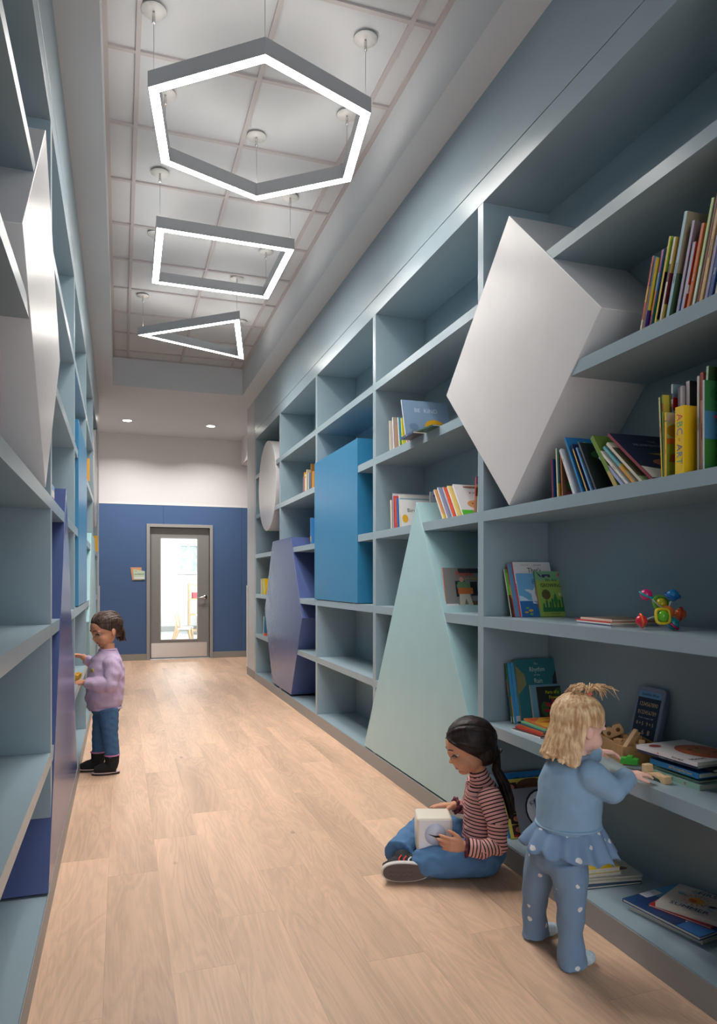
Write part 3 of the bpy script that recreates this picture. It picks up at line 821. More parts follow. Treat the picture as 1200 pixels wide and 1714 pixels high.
# ---- girl sitting cross-legged on the floor
def sitting_girl():
    R = person('person sitting cross-legged in a pink striped sweater, holding a white box', (1.379, 2.807))
    SK = skin_mat('skin_tan', (206, 150, 120)); HA = hair_mat('dark_hair', (16, 11, 10), (46, 33, 28), 0.5)
    HM = Matrix.Translation((0.075, 0.035, 0.547)) @ Matrix.Rotation(math.radians(96), 4, 'Z') @ Matrix.Rotation(-math.radians(20), 4, 'X') @ Matrix.Diagonal((0.232, 0.232, 0.232, 1))
    sh_n, el_n, wr_n = (0.145, -0.062, 0.350), (0.165, -0.112, 0.170), (0.022, -0.135, 0.172)
    sh_f, el_f, wr_f = (0.125, 0.150, 0.350), (0.095, 0.215, 0.215), (0.012, 0.120, 0.262)
    b = MB()
    b.tube([(0.13, 0.04, 0.09), (0.13, 0.04, 0.2), (0.135, 0.04, 0.33), (0.125, 0.04, 0.39)], [0.085, 0.072, 0.078, 0.035])
    b.tube([(0.125, 0.04, 0.37), (0.112, 0.037, 0.44), (0.10, 0.036, 0.50)], [0.042, 0.036, 0.040])
    for s, e, wr in ((sh_n, el_n, wr_n), (sh_f, el_f, wr_f)):
        b.tube([s, e, wr], [0.034, 0.028, 0.020])
        b.ball(s, 0.034)
    for h, k, an in (((0.11, -0.03, 0.085), (-0.13, -0.060, 0.078), (0.02, 0.13, 0.05)), ((0.10, 0.12, 0.09), (-0.125, 0.19, 0.135), (-0.23, 0.045, 0.07))):
        b.tube([h, k, an], [0.06, 0.042, 0.028])
    add_hand(b, wr_n, (-0.98, 0.08, 0.10), (0.05, 0.95, -0.1), -1, 0.128, (0.30, 0.35, 0.42, 0.5), 0.9, 0.15, 0.10)
    add_hand(b, wr_f, (-0.97, -0.18, 0.06), (0.05, -0.12, -0.98), 1, 0.120, (0.10, 0.12, 0.15, 0.2), 0.9, 0.25, 0.06)
    add_head(b, HM, False)
    me = remeshed(b, 0.0032, 2)
    sculpt_head(me, HM); mark_lips(me, HM)
    tail = join_into(me, add_eyes(me, HM, -0.9, 0.25), 2)
    finish(me, 'body', [SK, LIP] + tail, R)
    # sweater
    b = MB()
    T_ = [(0.125, 0.042, 0.060), (0.130, 0.042, 0.12), (0.128, 0.042, 0.20), (0.132, 0.042, 0.29), (0.132, 0.042, 0.35), (0.122, 0.040, 0.395), (0.112, 0.037, 0.425), (0.106, 0.036, 0.447)]
    b.tube(T_, [0.112, 0.108, 0.102, 0.100, 0.094, 0.058, 0.050, 0.047], n=24, flat_=((1, 0, 0), 0.82))
    An = [sh_n, (0.170, -0.100, 0.26), el_n, (0.095, -0.133, 0.158), (0.035, -0.137, 0.168)]
    Rn = [0.053, 0.047, 0.044, 0.040, 0.035]
    Af = [sh_f, el_f, (0.03, 0.135, 0.255)]; Rf = [0.052, 0.042, 0.033]
    b.tube(An, Rn, n=16); b.ball(An[0], 0.053); b.tube(Af, Rf, n=16); b.ball(Af[0], 0.052)
    b.ball(el_n, 0.045)
    me = remeshed(b, 0.0045, 4)
    noise_push(me, 0.0016, 45, 0.7)
    attr_stripes(me, [(T_, [0.105]*8, 0.0), (An, Rn, 0.30), (Af, Rf, 0.30)])
    o = finish(me, 'sweater', stripe_mat(), R)
    for c, d, rr in (((0.033, -0.137, 0.168), (-0.98, 0.08, 0.05), 0.033), ((0.024, 0.13, 0.258), (-0.9, -0.3, 0.1), 0.030)):
        q = Vector(d).to_track_quat('Z', 'Y').to_matrix().to_4x4()
        b = MB(); b.torus(c, rr, 0.007, None, q, 36, 8, 0.14, 9)
        b.build('cuff', mat('maroon_knit', (96, 40, 58), 0.85), R, label='ruffled maroon cuff', smooth=True)
    # jeans
    b = MB()
    b.ball((0.13, 0.05, 0.085), (0.105, 0.125, 0.085)); b.ball((0.12, -0.02, 0.085), 0.085); b.ball((0.11, 0.13, 0.09), 0.084)
    b.tube([(0.12, -0.02, 0.085), (-0.02, -0.05, 0.084), (-0.128, -0.060, 0.076)], [0.084, 0.077, 0.066], n=18); b.ball((-0.128, -0.060, 0.076), 0.066)
    b.tube([(-0.128, -0.060, 0.070), (-0.06, 0.02, 0.06), (0.03, 0.13, 0.056)], [0.066, 0.058, 0.054], n=16)
    b.tube([(0.11, 0.13, 0.09), (0.0, 0.17, 0.12), (-0.125, 0.185, 0.132)], [0.084, 0.076, 0.063], n=18); b.ball((-0.125, 0.185, 0.132), 0.063)
    b.tube([(-0.125, 0.185, 0.130), (-0.18, 0.12, 0.108), (-0.228, 0.035, 0.088), (-0.243, 0.0, 0.082)], [0.063, 0.060, 0.064, 0.067], n=18)
    me = remeshed(b, 0.005, 4); noise_push(me, 0.0022, 38, 1.9)
    a = verts_of(me); a[:, 2] = np.maximum(a[:, 2], 0.004); set_verts(me, a)
    finish(me, 'jeans', denim('blue_denim', (78, 118, 160)), R)
    # hair
    c, r = (0, -0.065, 0.125), (0.42, 0.485, 0.43)
    b = MB(); b.ball((0, 0, 0), 1.0, seg=28, rings=18, M=HM @ Matrix.Translation(c) @ Matrix.Diagonal((*r, 1)))
    b.ball((0, 0, 0), 1.0, seg=20, rings=14, M=HM @ Matrix.Translation((0, -0.20, -0.14)) @ Matrix.Diagonal((0.40, 0.30, 0.30, 1)))
    rnd = random.Random(3)
    tie = (0, -0.47, -0.26)
    for k in range(64):
        s = -1 if k % 2 else 1; u = (k//2)/31
        d0 = (s*(0.03 + 0.55*max(0, u - 0.35)*1.3), 0.93 - 1.15*u*0.6, 0.50 + 0.42*math.sin(PI*min(1, u*1.25))*0.9) if u < 0.6 else (s*0.62, 0.62 - (u - 0.6)*1.6, 0.26 - (u - 0.6)*0.9)
        lock_on(b, HM, c, r, d0, (s*0.18, -0.85, -0.48 + rnd.uniform(-0.12, 0.1)), rnd.uniform(0.0, 0.02), 0.028, 10, [tie])
    me = remeshed(b, 0.0034, 1)
    def pred(a):
        h = tolocal(a, HM); return (h[:, 2] < 0.33 - 1.12*(0.43 - h[:, 1])) & (h[:, 1] > -0.06)
    cut_faces(me, pred)
    hr = finish(me, 'hair', HA, R, label='long black hair tied in a low ponytail')
    b = MB()
    P_ = [HM @ Vector(tie), (0.185, 0.02, 0.452), (0.213, 0.0, 0.395), (0.232, -0.015, 0.335), (0.240, -0.02, 0.285), (0.238, -0.02, 0.25)]
    for k in range(30):
        a_ = rnd.uniform(0, 2*PI); q = rnd.uniform(0.2, 1)
        off = Vector((math.cos(a_)*q*0.55, math.sin(a_)*q, 0))
        b.tube([Vector(p) + off*w_ for p, w_ in zip(P_, (0.009, 0.026, 0.034, 0.032, 0.022, 0.006))], [0.007, 0.010, 0.011, 0.010, 0.008, 0.003], n=6)
    b.build('ponytail', HA, R, smooth=True)
    b = MB(); q = Vector((0.6, 0, -0.6)).to_track_quat('Z', 'Y').to_matrix().to_4x4()
    b.torus(HM @ Vector((0, -0.50, -0.30)), 0.012, 0.005, None, q); b.build('hair_tie', flat((24, 20, 22)), R, smooth=True)
    # shoe: canvas sneaker lying on its side, sole to the camera
    t = bpy.data.objects.new('sneaker', None); COL.objects.link(t); t.parent = R; t.location = (0.004, -0.036, 0.0)
    out = []
    for k in range(40):
        a_ = 2*PI*k/40; ca, sa = math.cos(a_), math.sin(a_)
        out.append((-0.222 + 0.103*math.copysign(abs(ca)**0.85, ca), 0.052 + (0.0455 - 0.0085*(1 + ca)/2*1.0)*math.copysign(abs(sa)**0.9, sa)))
    Ms = Matrix.Rotation(math.radians(-3), 4, 'Y') @ Matrix.Rotation(0.0, 4, 'X')
    b = MB(); b.prism(out, 'y', -0.075, -0.048); sl = b.build('sole', mat('rubber_white', (206, 200, 192), 0.6), t, bevel=0.004)
    inn_ = [((p[0] + 0.222)*0.93 - 0.222, (p[1] - 0.052)*0.88 + 0.052) for p in out]
    b = MB(); b.prism(inn_, 'y', -0.0775, -0.074)
    for i in range(5):
        for j in range(3):
            x = -0.285 + i*0.022; z = 0.033 + j*0.019
            b.prism([(x, z - 0.008), (x + 0.009, z), (x, z + 0.008), (x - 0.009, z)], 'y', -0.0795, -0.0774)
    for i in range(3):
        x = -0.150 + i*0.013; b.prism([(x - 0.004, 0.036), (x + 0.004, 0.036), (x + 0.004, 0.068), (x - 0.004, 0.068)], 'y', -0.0795, -0.0774)
    b.build('tread', mat('tread_brown', (92, 78, 74), 0.7), t, label='dark brown tread')
    b = MB()
    b.tube([(-0.315, -0.03, 0.05), (-0.27, -0.022, 0.055), (-0.21, -0.005, 0.062), (-0.16, -0.015, 0.058), (-0.13, -0.03, 0.052)], [0.022, 0.038, 0.043, 0.040, 0.026], n=16)
    b.tube([(-0.225, -0.03, 0.06), (-0.235, 0.02, 0.088)], [0.038, 0.040], n=16)
    me = remeshed(b, 0.004, 3); a = verts_of(me); a[:, 1] = np.maximum(a[:, 1], -0.05); set_verts(me, a)
    u_ = finish(me, 'canvas_upper', mat('black_canvas', (34, 36, 42), 0.8), t)
    b = MB()
    for i in range(4):
        b.tube([(-0.252 + i*0.020, -0.060 + 0.012*abs(i - 1.5)*0, 0.080 - i*0.001), (-0.247 + i*0.020, -0.040, 0.100 - 0.003*i), (-0.236 + i*0.020, -0.025, 0.106 - 0.004*i)], 0.0035, [flat((214, 60, 40)), flat((214, 60, 40)), flat((232, 228, 222)), flat((232, 228, 222))][i], n=6)
    b.build('laces', None, t, label='red and white laces')
    return R
sitting_girl()
# white box toy in her lap
tb = thing('toy_box', 'white rounded box toy held in the lap of the sitting person in stripes', 'toy', (1.379, 2.807, 0.112), (0, 0, -math.radians(18.5076)))
b = MB(); b.box(-0.168, -0.014, -0.062, 0.078, 0.0, 0.152); b.build('box_shell', mat('cream_plastic', (226, 216, 200), 0.4), tb, bevel=0.014, seg=4, smooth=True)
b = MB(); b.box(-0.158, -0.024, -0.0632, -0.0615, 0.010, 0.142); b.build('front_panel', mat('white_plastic', (232, 232, 236), 0.4), tb, bevel=0.008)
b = MB(); b.lathe([(0.0001, 0), (0.046, 0), (0.046, 0.0012), (0.0001, 0.0012)], M=Matrix.Translation((-0.088, -0.0632, 0.082)) @ Matrix.Rotation(PI/2, 4, 'X'), n=40, close=False)
b.build('round_disc', flat((206, 212, 232)), tb, label='pale blue disc')
b = MB(); b.prism([(-0.122, 0.085), (-0.088, 0.078), (-0.06, 0.080), (-0.06, 0.072), (-0.088, 0.070)], 'y', -0.0655, -0.0642); b.build('slot', flat((20, 22, 24)), tb, label='dark slot')

# ---- toddler standing at the shelf
def toddler():
    R = person('toddler person with blond hair in light blue top and flowered trousers, reaching onto the shelf', (1.405, 2.015))
    SK = skin_mat('skin_fair', (236, 188, 172)); HA = hair_mat('blond_hair', (176, 132, 92), (236, 204, 162), 0.5)
    HM = Matrix.Translation((0.040, 0.01, 0.797)) @ Matrix.Rotation(math.radians(-72), 4, 'Z') @ Matrix.Rotation(-math.radians(18), 4, 'X') @ Matrix.Diagonal((0.192, 0.192, 0.192, 1))
    shn, eln, wrn = (0.055, -0.075, 0.650), (0.120, -0.065, 0.606), (0.208, 0.005, 0.634)
    shf, elf, wrf = (0.010, 0.085, 0.665), (0.09, 0.15, 0.655), (0.165, 0.175, 0.672)
    b = MB()
    b.tube([(-0.01, 0, 0.38), (0.0, 0, 0.5), (0.01, 0, 0.62), (0.018, 0, 0.69)], [0.085, 0.09, 0.085, 0.04])
    b.tube([(0.018, 0, 0.67), (0.03, 0.005, 0.75)], [0.038, 0.04])
    b.tube([shn, eln, wrn], [0.033, 0.028, 0.022]); b.tube([shf, elf, wrf], [0.033, 0.028, 0.022])
    LR = [(-0.015, -0.045, 0.37), (0.0, -0.035, 0.20), (0.008, -0.005, 0.05)]
    LL = [(-0.045, 0.055, 0.37), (-0.070, 0.12, 0.21), (-0.062, 0.19, 0.05)]
    b.tube(LR, [0.05, 0.030, 0.022]); b.tube(LL, [0.05, 0.030, 0.022])
    for an in (LR[-1], LL[-1]):
        f = Vector((0.93, 0.35, 0)).normalized(); an = Vector(an)
        b.tube([an + Vector((0, 0, -0.005)) - f*0.012, an + f*0.03 + Vector((0, 0, -0.026)), an + f*0.07 + Vector((0, 0, -0.032))], [0.026, 0.023, 0.016], n=12)
    add_hand(b, wrn, (0.95, 0.25, 0.05), (0.1, 0.05, -1), -1, 0.092, (0.35, 0.4, 0.45, 0.5), 0.9, 0.35, 0.10)
    add_hand(b, wrf, (0.93, 0.05, -0.12), (0.05, -0.25, -0.95), 1, 0.092, (0.3, 0.35, 0.4, 0.45), 0.9, 0.3, 0.10)
    add_head(b, HM)
    me = remeshed(b, 0.0027, 2); sculpt_head(me, HM); mark_lips(me, HM)
    tail = join_into(me, add_eyes(me, HM, -0.6, 0.5, (70, 96, 120)), 2)
    finish(me, 'body', [SK, LIP] + tail, R)
    TOP = mat('light_blue_jersey', (134, 164, 190), 0.88, noise=0.04, nscale=20, bump=0.2, bscale=500)
    b = MB()
    b.tube([(0.000, 0, 0.462), (0.004, 0, 0.52), (0.010, 0, 0.60), (0.012, 0.0, 0.650), (0.016, 0.0, 0.692), (0.020, 0, 0.712)], [0.104, 0.106, 0.104, 0.094, 0.066, 0.050], n=24)
    for q, rr in (([shn, eln, (0.165, -0.032, 0.618), (0.198, -0.004, 0.631)], [0.054, 0.046, 0.040, 0.033]), ([shf, elf, (0.155, 0.17, 0.668)], [0.054, 0.044, 0.034])):
        b.tube(q, rr, n=16); b.ball(q[0], rr[0]); b.ball(q[1], rr[1])
    me = remeshed(b, 0.0045, 4); noise_push(me, 0.0022, 30, 0.3)
    finish(me, 'top', TOP, R)
    # ruffled peplum: flared wavy skirt of the top
    b = MB(); n = 120; rows = []
    for j in range(9):
        t = j/8; ring = []
        for k in range(n):
            a_ = 2*PI*k/n
            fl = 0.101 + 0.050*t**0.9
            rr = fl*(1 + (0.065*t + 0.012)*math.sin(13*a_ + 0.8*math.sin(3*a_)) + 0.02*t*math.sin(5*a_ + 1))
            z = 0.478 - 0.088*t + 0.008*t*math.sin(13*a_ + 1) + 0.020*t*math.cos(a_ - PI)*1.0
            ring.append(b.bm.verts.new((0.004 + rr*math.cos(a_)*1.02, rr*math.sin(a_)*0.92, z)))
        rows.append(ring)
    for A, B_ in zip(rows, rows[1:]):
        for k in range(n): b.face([A[k], A[(k+1) % n], B_[(k+1) % n], B_[k]], None, True)
    FL = flower_mat()
    o = b.build('ruffle_hem', FL, R, label='ruffled flowered hem of the blue top', smooth=True); s = o.modifiers.new('s', 'SOLIDIFY'); s.thickness = 0.003
    b = MB(); b.torus((0.002, 0, 0.476), 0.104, 0.005, None, Matrix.Rotation(0.0, 4, 'Y'), 48, 8); b.build('waist_seam', TOP, R, smooth=True)
    b = MB()
    b.ball((-0.030, 0.005, 0.385), (0.096, 0.105, 0.085))
    b.tube([(-0.018, -0.045, 0.38), (-0.005, -0.042, 0.30), (0.000, -0.035, 0.21), (0.004, -0.018, 0.12), (0.012, -0.006, 0.035), (0.016, -0.004, 0.012)], [0.072, 0.058, 0.046, 0.041, 0.048, 0.052], n=18)
    b.tube([(-0.045, 0.055, 0.38), (-0.065, 0.09, 0.30), (-0.074, 0.12, 0.21), (-0.070, 0.165, 0.12), (-0.060, 0.19, 0.035), (-0.058, 0.19, 0.012)], [0.072, 0.058, 0.048, 0.042, 0.046, 0.050], n=18)
    me = remeshed(b, 0.0045, 4); noise_push(me, 0.0020, 34, 2.2, (1, 1, 0.6))
    finish(me, 'trousers', FL, R, label='blue flared trousers with small white flowers')
    for an in (LR[-1], LL[-1]):
        f = Vector((0.93, 0.35, 0)).normalized(); an = Vector(an); b = MB()
        b.tube([an + Vector((0, 0, -0.012)) - f*0.020, an + f*0.03 + Vector((0, 0, -0.024)), an + f*0.072 + Vector((0, 0, -0.030)), an + f*0.092 + Vector((0, 0, -0.032))], [0.034, 0.028, 0.024, 0.016], n=14)
        me = remeshed(b, 0.004, 3); a = verts_of(me); a[:, 2] = np.maximum(a[:, 2], 0.002); set_verts(me, a)
        finish(me, 'sock', mat('patterned_sock', (190, 208, 220), 0.8, noise=0.25, nscale=60), R)
    # hair
    c, r = (0, -0.05, 0.12), (0.405, 0.465, 0.42)
    rnd = random.Random(5)
    b = MB(); b.ball((0, 0, 0), 1.0, seg=28, rings=18, M=HM @ Matrix.Translation(c) @ Matrix.Diagonal((*r, 1)))
    b.ball((0, 0, 0), 1.0, seg=20, rings=14, M=HM @ Matrix.Translation((0, -0.26, -0.20)) @ Matrix.Diagonal((0.33, 0.235, 0.34, 1)))
    top = (0.02, 0.10, 0.98)
    for k in range(140):
        a_ = math.radians(20) - (k/139)*math.radians(220)
        dx, dy = math.cos(a_), math.sin(a_)
        j = rnd.uniform(-0.05, 0.05)
        side = max(0.0, dy)
        low = -0.66 + rnd.uniform(-0.05, 0.07) + 0.14*side
        ex = []
        for t in (0.35, 0.7, 1.0):
            z = -0.22*(1 - t) + low*t
            rr = 1.0 + 0.10*t + 0.05*math.sin(6*t + k)
            ex.append((dx*r[0]*0.95*rr, c[1] + dy*r[1]*0.86*rr, z + 0.02*j))
        ex.append((dx*r[0]*1.16, c[1] + dy*r[1]*1.04, low + 0.02))
        lock_on(b, HM, c, r, top, (dx*0.9, dy*0.9, -0.42), rnd.uniform(0.0, 0.04), 0.034, 8, ex)
    for k in range(22):                                  # temples swept back from the brow
        s = -1 if k % 2 else 1; u = (k//2)/10
        lock_on(b, HM, c, r, (s*(0.15 + 0.5*u), 0.92 - 0.45*u, 0.52 - 0.25*u), (s*0.10, -0.05, 1), 0.01, 0.026, 8)
    me = remeshed(b, 0.0032, 3)
    def pred(a):
        h = tolocal(a, HM); return ((h[:, 1] > -0.10) & (h[:, 2] < 0.04)) | (h[:, 2] < 0.27 - 0.80*(0.42 - h[:, 1])) & (h[:, 1] > -0.02)
    cut_faces(me, pred)
    finish(me, 'hair', HA, R, label='shoulder-length blond hair with a tuft tied on top')
    b = MB()
    base = HM @ Vector((0.0, 0.03, 0.53))
    for k in range(90):
        a_ = rnd.uniform(0, 2*PI); q = rnd.uniform(0.3, 1.0); sgn = -1 if k % 3 else 1.15
        dirx = sgn*q
        p1 = base + Vector((0.010*dirx, 0.008*math.sin(a_), 0.022)); p2 = base + Vector((0.032*dirx, 0.022*math.sin(a_), 0.030 + 0.012*rnd.random()))
        p3 = base + Vector((0.060*dirx, 0.035*math.sin(a_), 0.018 + 0.02*rnd.random())); p4 = base + Vector((0.078*dirx + rnd.uniform(-0.01, 0.01), 0.045*math.sin(a_), -0.010 + 0.035*rnd.random()))
        b.tube([base - Vector((0.004*dirx, 0, 0.01)), p1, p2, p3, p4], [0.0022, 0.0026, 0.0024, 0.0018, 0.0005], n=5)
    b.build('hair_tuft', HA, R, smooth=True)
    b = MB(); b.torus(base + Vector((0, 0, 0.008)), 0.010, 0.004, None, Matrix.Identity(4)); b.build('hair_tie', flat((226, 110, 90)), R, smooth=True)
    return R
toddler()

# ---- girl standing at the left bookcase
def standing_girl():
    R = person('person with dark hair in a lilac sweatshirt and black boots at the left bookcase', (-0.111, 5.048))
    SK = skin_mat('skin_olive', (204, 146, 116)); HA = hair_mat('brown_hair', (34, 24, 20), (92, 70, 56), 0.5)
    HM = Matrix.Translation((0.022, 0.0, 0.950)) @ Matrix.Rotation(math.radians(136), 4, 'Z') @ Matrix.Rotation(-math.radians(19), 4, 'X') @ Matrix.Diagonal((0.222, 0.222, 0.222, 1))
    shn, eln, wrn = (0.085, -0.070, 0.730), (0.088, -0.115, 0.600), (-0.085, -0.105, 0.612)
    shf, elf, wrf = (-0.005, 0.100, 0.735), (-0.085, 0.115, 0.690), (-0.170, 0.080, 0.765)
    b = MB()
    b.tube([(0.02, 0, 0.42), (0.025, 0, 0.55), (0.03, 0, 0.70), (0.035, 0, 0.79)], [0.085, 0.09, 0.085, 0.04])
    b.tube([(0.035, 0, 0.77), (0.035, 0.0, 0.86)], [0.042, 0.042])
    b.tube([shn, eln, wrn], [0.033, 0.028, 0.02]); b.tube([shf, elf, wrf], [0.033, 0.028, 0.02])
    Ln = [(0.045, -0.045, 0.43), (0.062, -0.05, 0.26), (0.078, -0.045, 0.07)]
    Lf = [(-0.005, 0.05, 0.43), (-0.035, 0.045, 0.26), (-0.045, 0.04, 0.07)]
    for q in (Ln, Lf):
        b.tube(q, [0.06, 0.042, 0.03]); b.tube([q[2], (q[2][0] - 0.03, q[2][1] - 0.01, 0.035), (q[2][0] - 0.10, q[2][1] - 0.03, 0.028)], [0.03, 0.026, 0.018])
    add_hand(b, wrn, (-0.95, 0.12, -0.05), (0, 0.5, -0.85), -1, 0.105, (0.45, 0.5, 0.55, 0.6), 0.9, 0.3, 0.10)
    add_hand(b, wrf, (-0.85, -0.1, 0.1), (0, -0.5, -0.8), 1, 0.105, (0.35, 0.4, 0.45, 0.5), 0.9, 0.3, 0.10)
    add_head(b, HM)
    me = remeshed(b, 0.0032, 2); sculpt_head(me, HM); mark_lips(me, HM)
    tail = join_into(me, add_eyes(me, HM, -0.55, 0.65, (40, 26, 20)), 2)
    finish(me, 'body', [SK, mat('lips_red', (176, 60, 64), 0.4)] + tail, R)
    LIL = mat('lilac_fleece', (190, 166, 194), 0.9, noise=0.04, nscale=18, bump=0.2, bscale=500)
    b = MB()
    b.tube([(0.018, 0, 0.425), (0.015, 0, 0.45), (0.012, 0, 0.50), (0.020, 0, 0.60), (0.026, 0, 0.70), (0.030, 0, 0.755), (0.034, 0, 0.80), (0.034, 0, 0.822)], [0.100, 0.112, 0.122, 0.120, 0.114, 0.098, 0.066, 0.056], n=28)
    for q, rr in (([shn, (0.098, -0.095, 0.66), eln, (0.0, -0.120, 0.600), (-0.070, -0.108, 0.612)], [0.060, 0.056, 0.054, 0.048, 0.034]), ([shf, elf, (-0.15, 0.087, 0.748)], [0.058, 0.048, 0.036])):
        b.tube(q, rr, n=16); b.ball(q[0], rr[0])
    b.ball(eln, 0.054)
    me = remeshed(b, 0.005, 4); noise_push(me, 0.0036, 26, 1.1)
    finish(me, 'sweatshirt', LIL, R)
    b = MB(); b.torus((0.034, 0, 0.818), 0.053, 0.007, None, Matrix.Identity(4), 32, 8); b.build('collar', LIL, R, smooth=True)
    b = MB(); b.torus((0.018, 0, 0.430), 0.100, 0.009, None, Matrix.Identity(4), 40, 8); b.build('waistband', LIL, R, smooth=True)
    # embroidered flower on the chest
    fd = Vector((-0.62, -0.78, 0)).normalized(); sd = Vector((0.78, -0.62, 0))
    b = MB()
    cc = Vector((0.026, 0, 0.690)) + fd*0.117 + sd*0.02
    for k in range(6):
        a_ = 2*PI*k/6; b.ball(cc + sd*math.cos(a_)*0.010 + Vector((0, 0, math.sin(a_)*0.010)), 0.0055, flat((176, 158, 60)), 8, 6)
    b.ball(cc, 0.006, flat((70, 120, 110)), 8, 6)
    b.build('flower_embroidery', None, R, label='small yellow embroidered flower')
    b = MB(); b.ball((0.02, 0, 0.43), (0.094, 0.10, 0.075))
    b.tube([(0.048, -0.045, 0.43), (0.060, -0.05, 0.34), (0.066, -0.052, 0.26), (0.076, -0.048, 0.17), (0.080, -0.045, 0.115)], [0.072, 0.060, 0.052, 0.048, 0.046], n=16)
    b.tube([(-0.008, 0.05, 0.43), (-0.025, 0.05, 0.34), (-0.037, 0.047, 0.26), (-0.040, 0.042, 0.17), (-0.042, 0.040, 0.115)], [0.072, 0.060, 0.050, 0.046, 0.043], n=16)
    me = remeshed(b, 0.005, 4); noise_push(me, 0.0018, 30, 0.6, (1, 1, 1.5))
    finish(me, 'jeans', denim('mid_denim', (62, 96, 134)), R)
    for q in (Ln, Lf):
        t = bpy.data.objects.new('boot', None); COL.objects.link(t); t.parent = R
        x, y = q[2][0], q[2][1]; f = Vector((-0.93, -0.28, 0)).normalized()
        P = lambda d, z: (x + f.x*d, y + f.y*d, z)
        b = MB(); b.tube([P(0, 0.128), P(0.0, 0.08), P(0.008, 0.045)], [0.047, 0.045, 0.043], n=18)
        b.tube([P(-0.028, 0.036), P(0.02, 0.042), P(0.07, 0.036), P(0.112, 0.030)], [0.033, 0.042, 0.036, 0.022], n=16)
        me = remeshed(b, 0.004, 3); a = verts_of(me); a[:, 2] = np.maximum(a[:, 2], 0.012); set_verts(me, a)
        finish(me, 'boot_upper', mat('black_suede', (22, 21, 23), 0.9), t)
        b = MB(); pts = []
        for k in range(28):
            a_ = 2*PI*k/28; d = 0.040 + 0.088*math.cos(a_); s = 0.040*math.sin(a_)*(1.0 if math.cos(a_) > -0.3 else 0.9)
            pts.append((x + f.x*d - f.y*s, y + f.y*d + f.x*s))
        b.prism(pts, 'z', 0.0, 0.013, flat((24, 22, 24))); b.prism([(p[0]*1 + (p[0] - x)*0.01, p[1]) for p in pts], 'z', 0.0131, 0.018, flat((196, 176, 178))); b.build('boot_sole', None, t)
        b = MB(); b.torus(P(0, 0.126), 0.046, 0.005, flat((196, 120, 160), 0.8), Matrix.Identity(4), 28, 8); b.build('boot_trim', None, t, label='pink trim of the boot')
    c, r = (0, -0.05, 0.125), (0.395, 0.462, 0.415)
    rnd = random.Random(9)
    b = MB(); b.ball((0, 0, 0), 1.0, seg=28, rings=18, M=HM @ Matrix.Translation(c) @ Matrix.Diagonal((*r, 1)))
    b.ball((0, 0, 0), 1.0, seg=20, rings=14, M=HM @ Matrix.Translation((0, -0.34, -0.10)) @ Matrix.Diagonal((0.25, 0.17, 0.26, 1)))
    for k in range(80):
        s = -1 if k % 2 else 1; u = (k//2)/39
        a_ = PI/2 - s*u*2.6
        d0 = (math.cos(a_)*0.8 + rnd.uniform(-0.05, 0.05), math.sin(a_)*0.8, 0.55 - 0.5*u)
        lock_on(b, HM, c, r, d0, (s*rnd.uniform(0.0, 0.25), -0.85, -0.2 + rnd.uniform(-0.2, 0.3)), rnd.uniform(-0.01, 0.07), 0.030, 9, [(s*rnd.uniform(0.0, 0.25), -0.42, -0.26 + rnd.uniform(-0.05, 0.05)), (s*rnd.uniform(0.0, 0.25), -0.30 - rnd.uniform(0, 0.10), -0.42 - rnd.uniform(0, 0.12))], wob=rnd.uniform(0.01, 0.035), ph=k)
    me = remeshed(b, 0.0034, 3)
    def pred(a):
        h = tolocal(a, HM); return ((h[:, 1] > 0.06) & (h[:, 2] < 0.265 - 0.75*(0.42 - h[:, 1]))) | ((h[:, 1] > -0.13) & (h[:, 2] < -0.02))
    cut_faces(me, pred)
    finish(me, 'hair', HA, R, label='messy dark brown hair pulled back')
    return R
standing_girl()

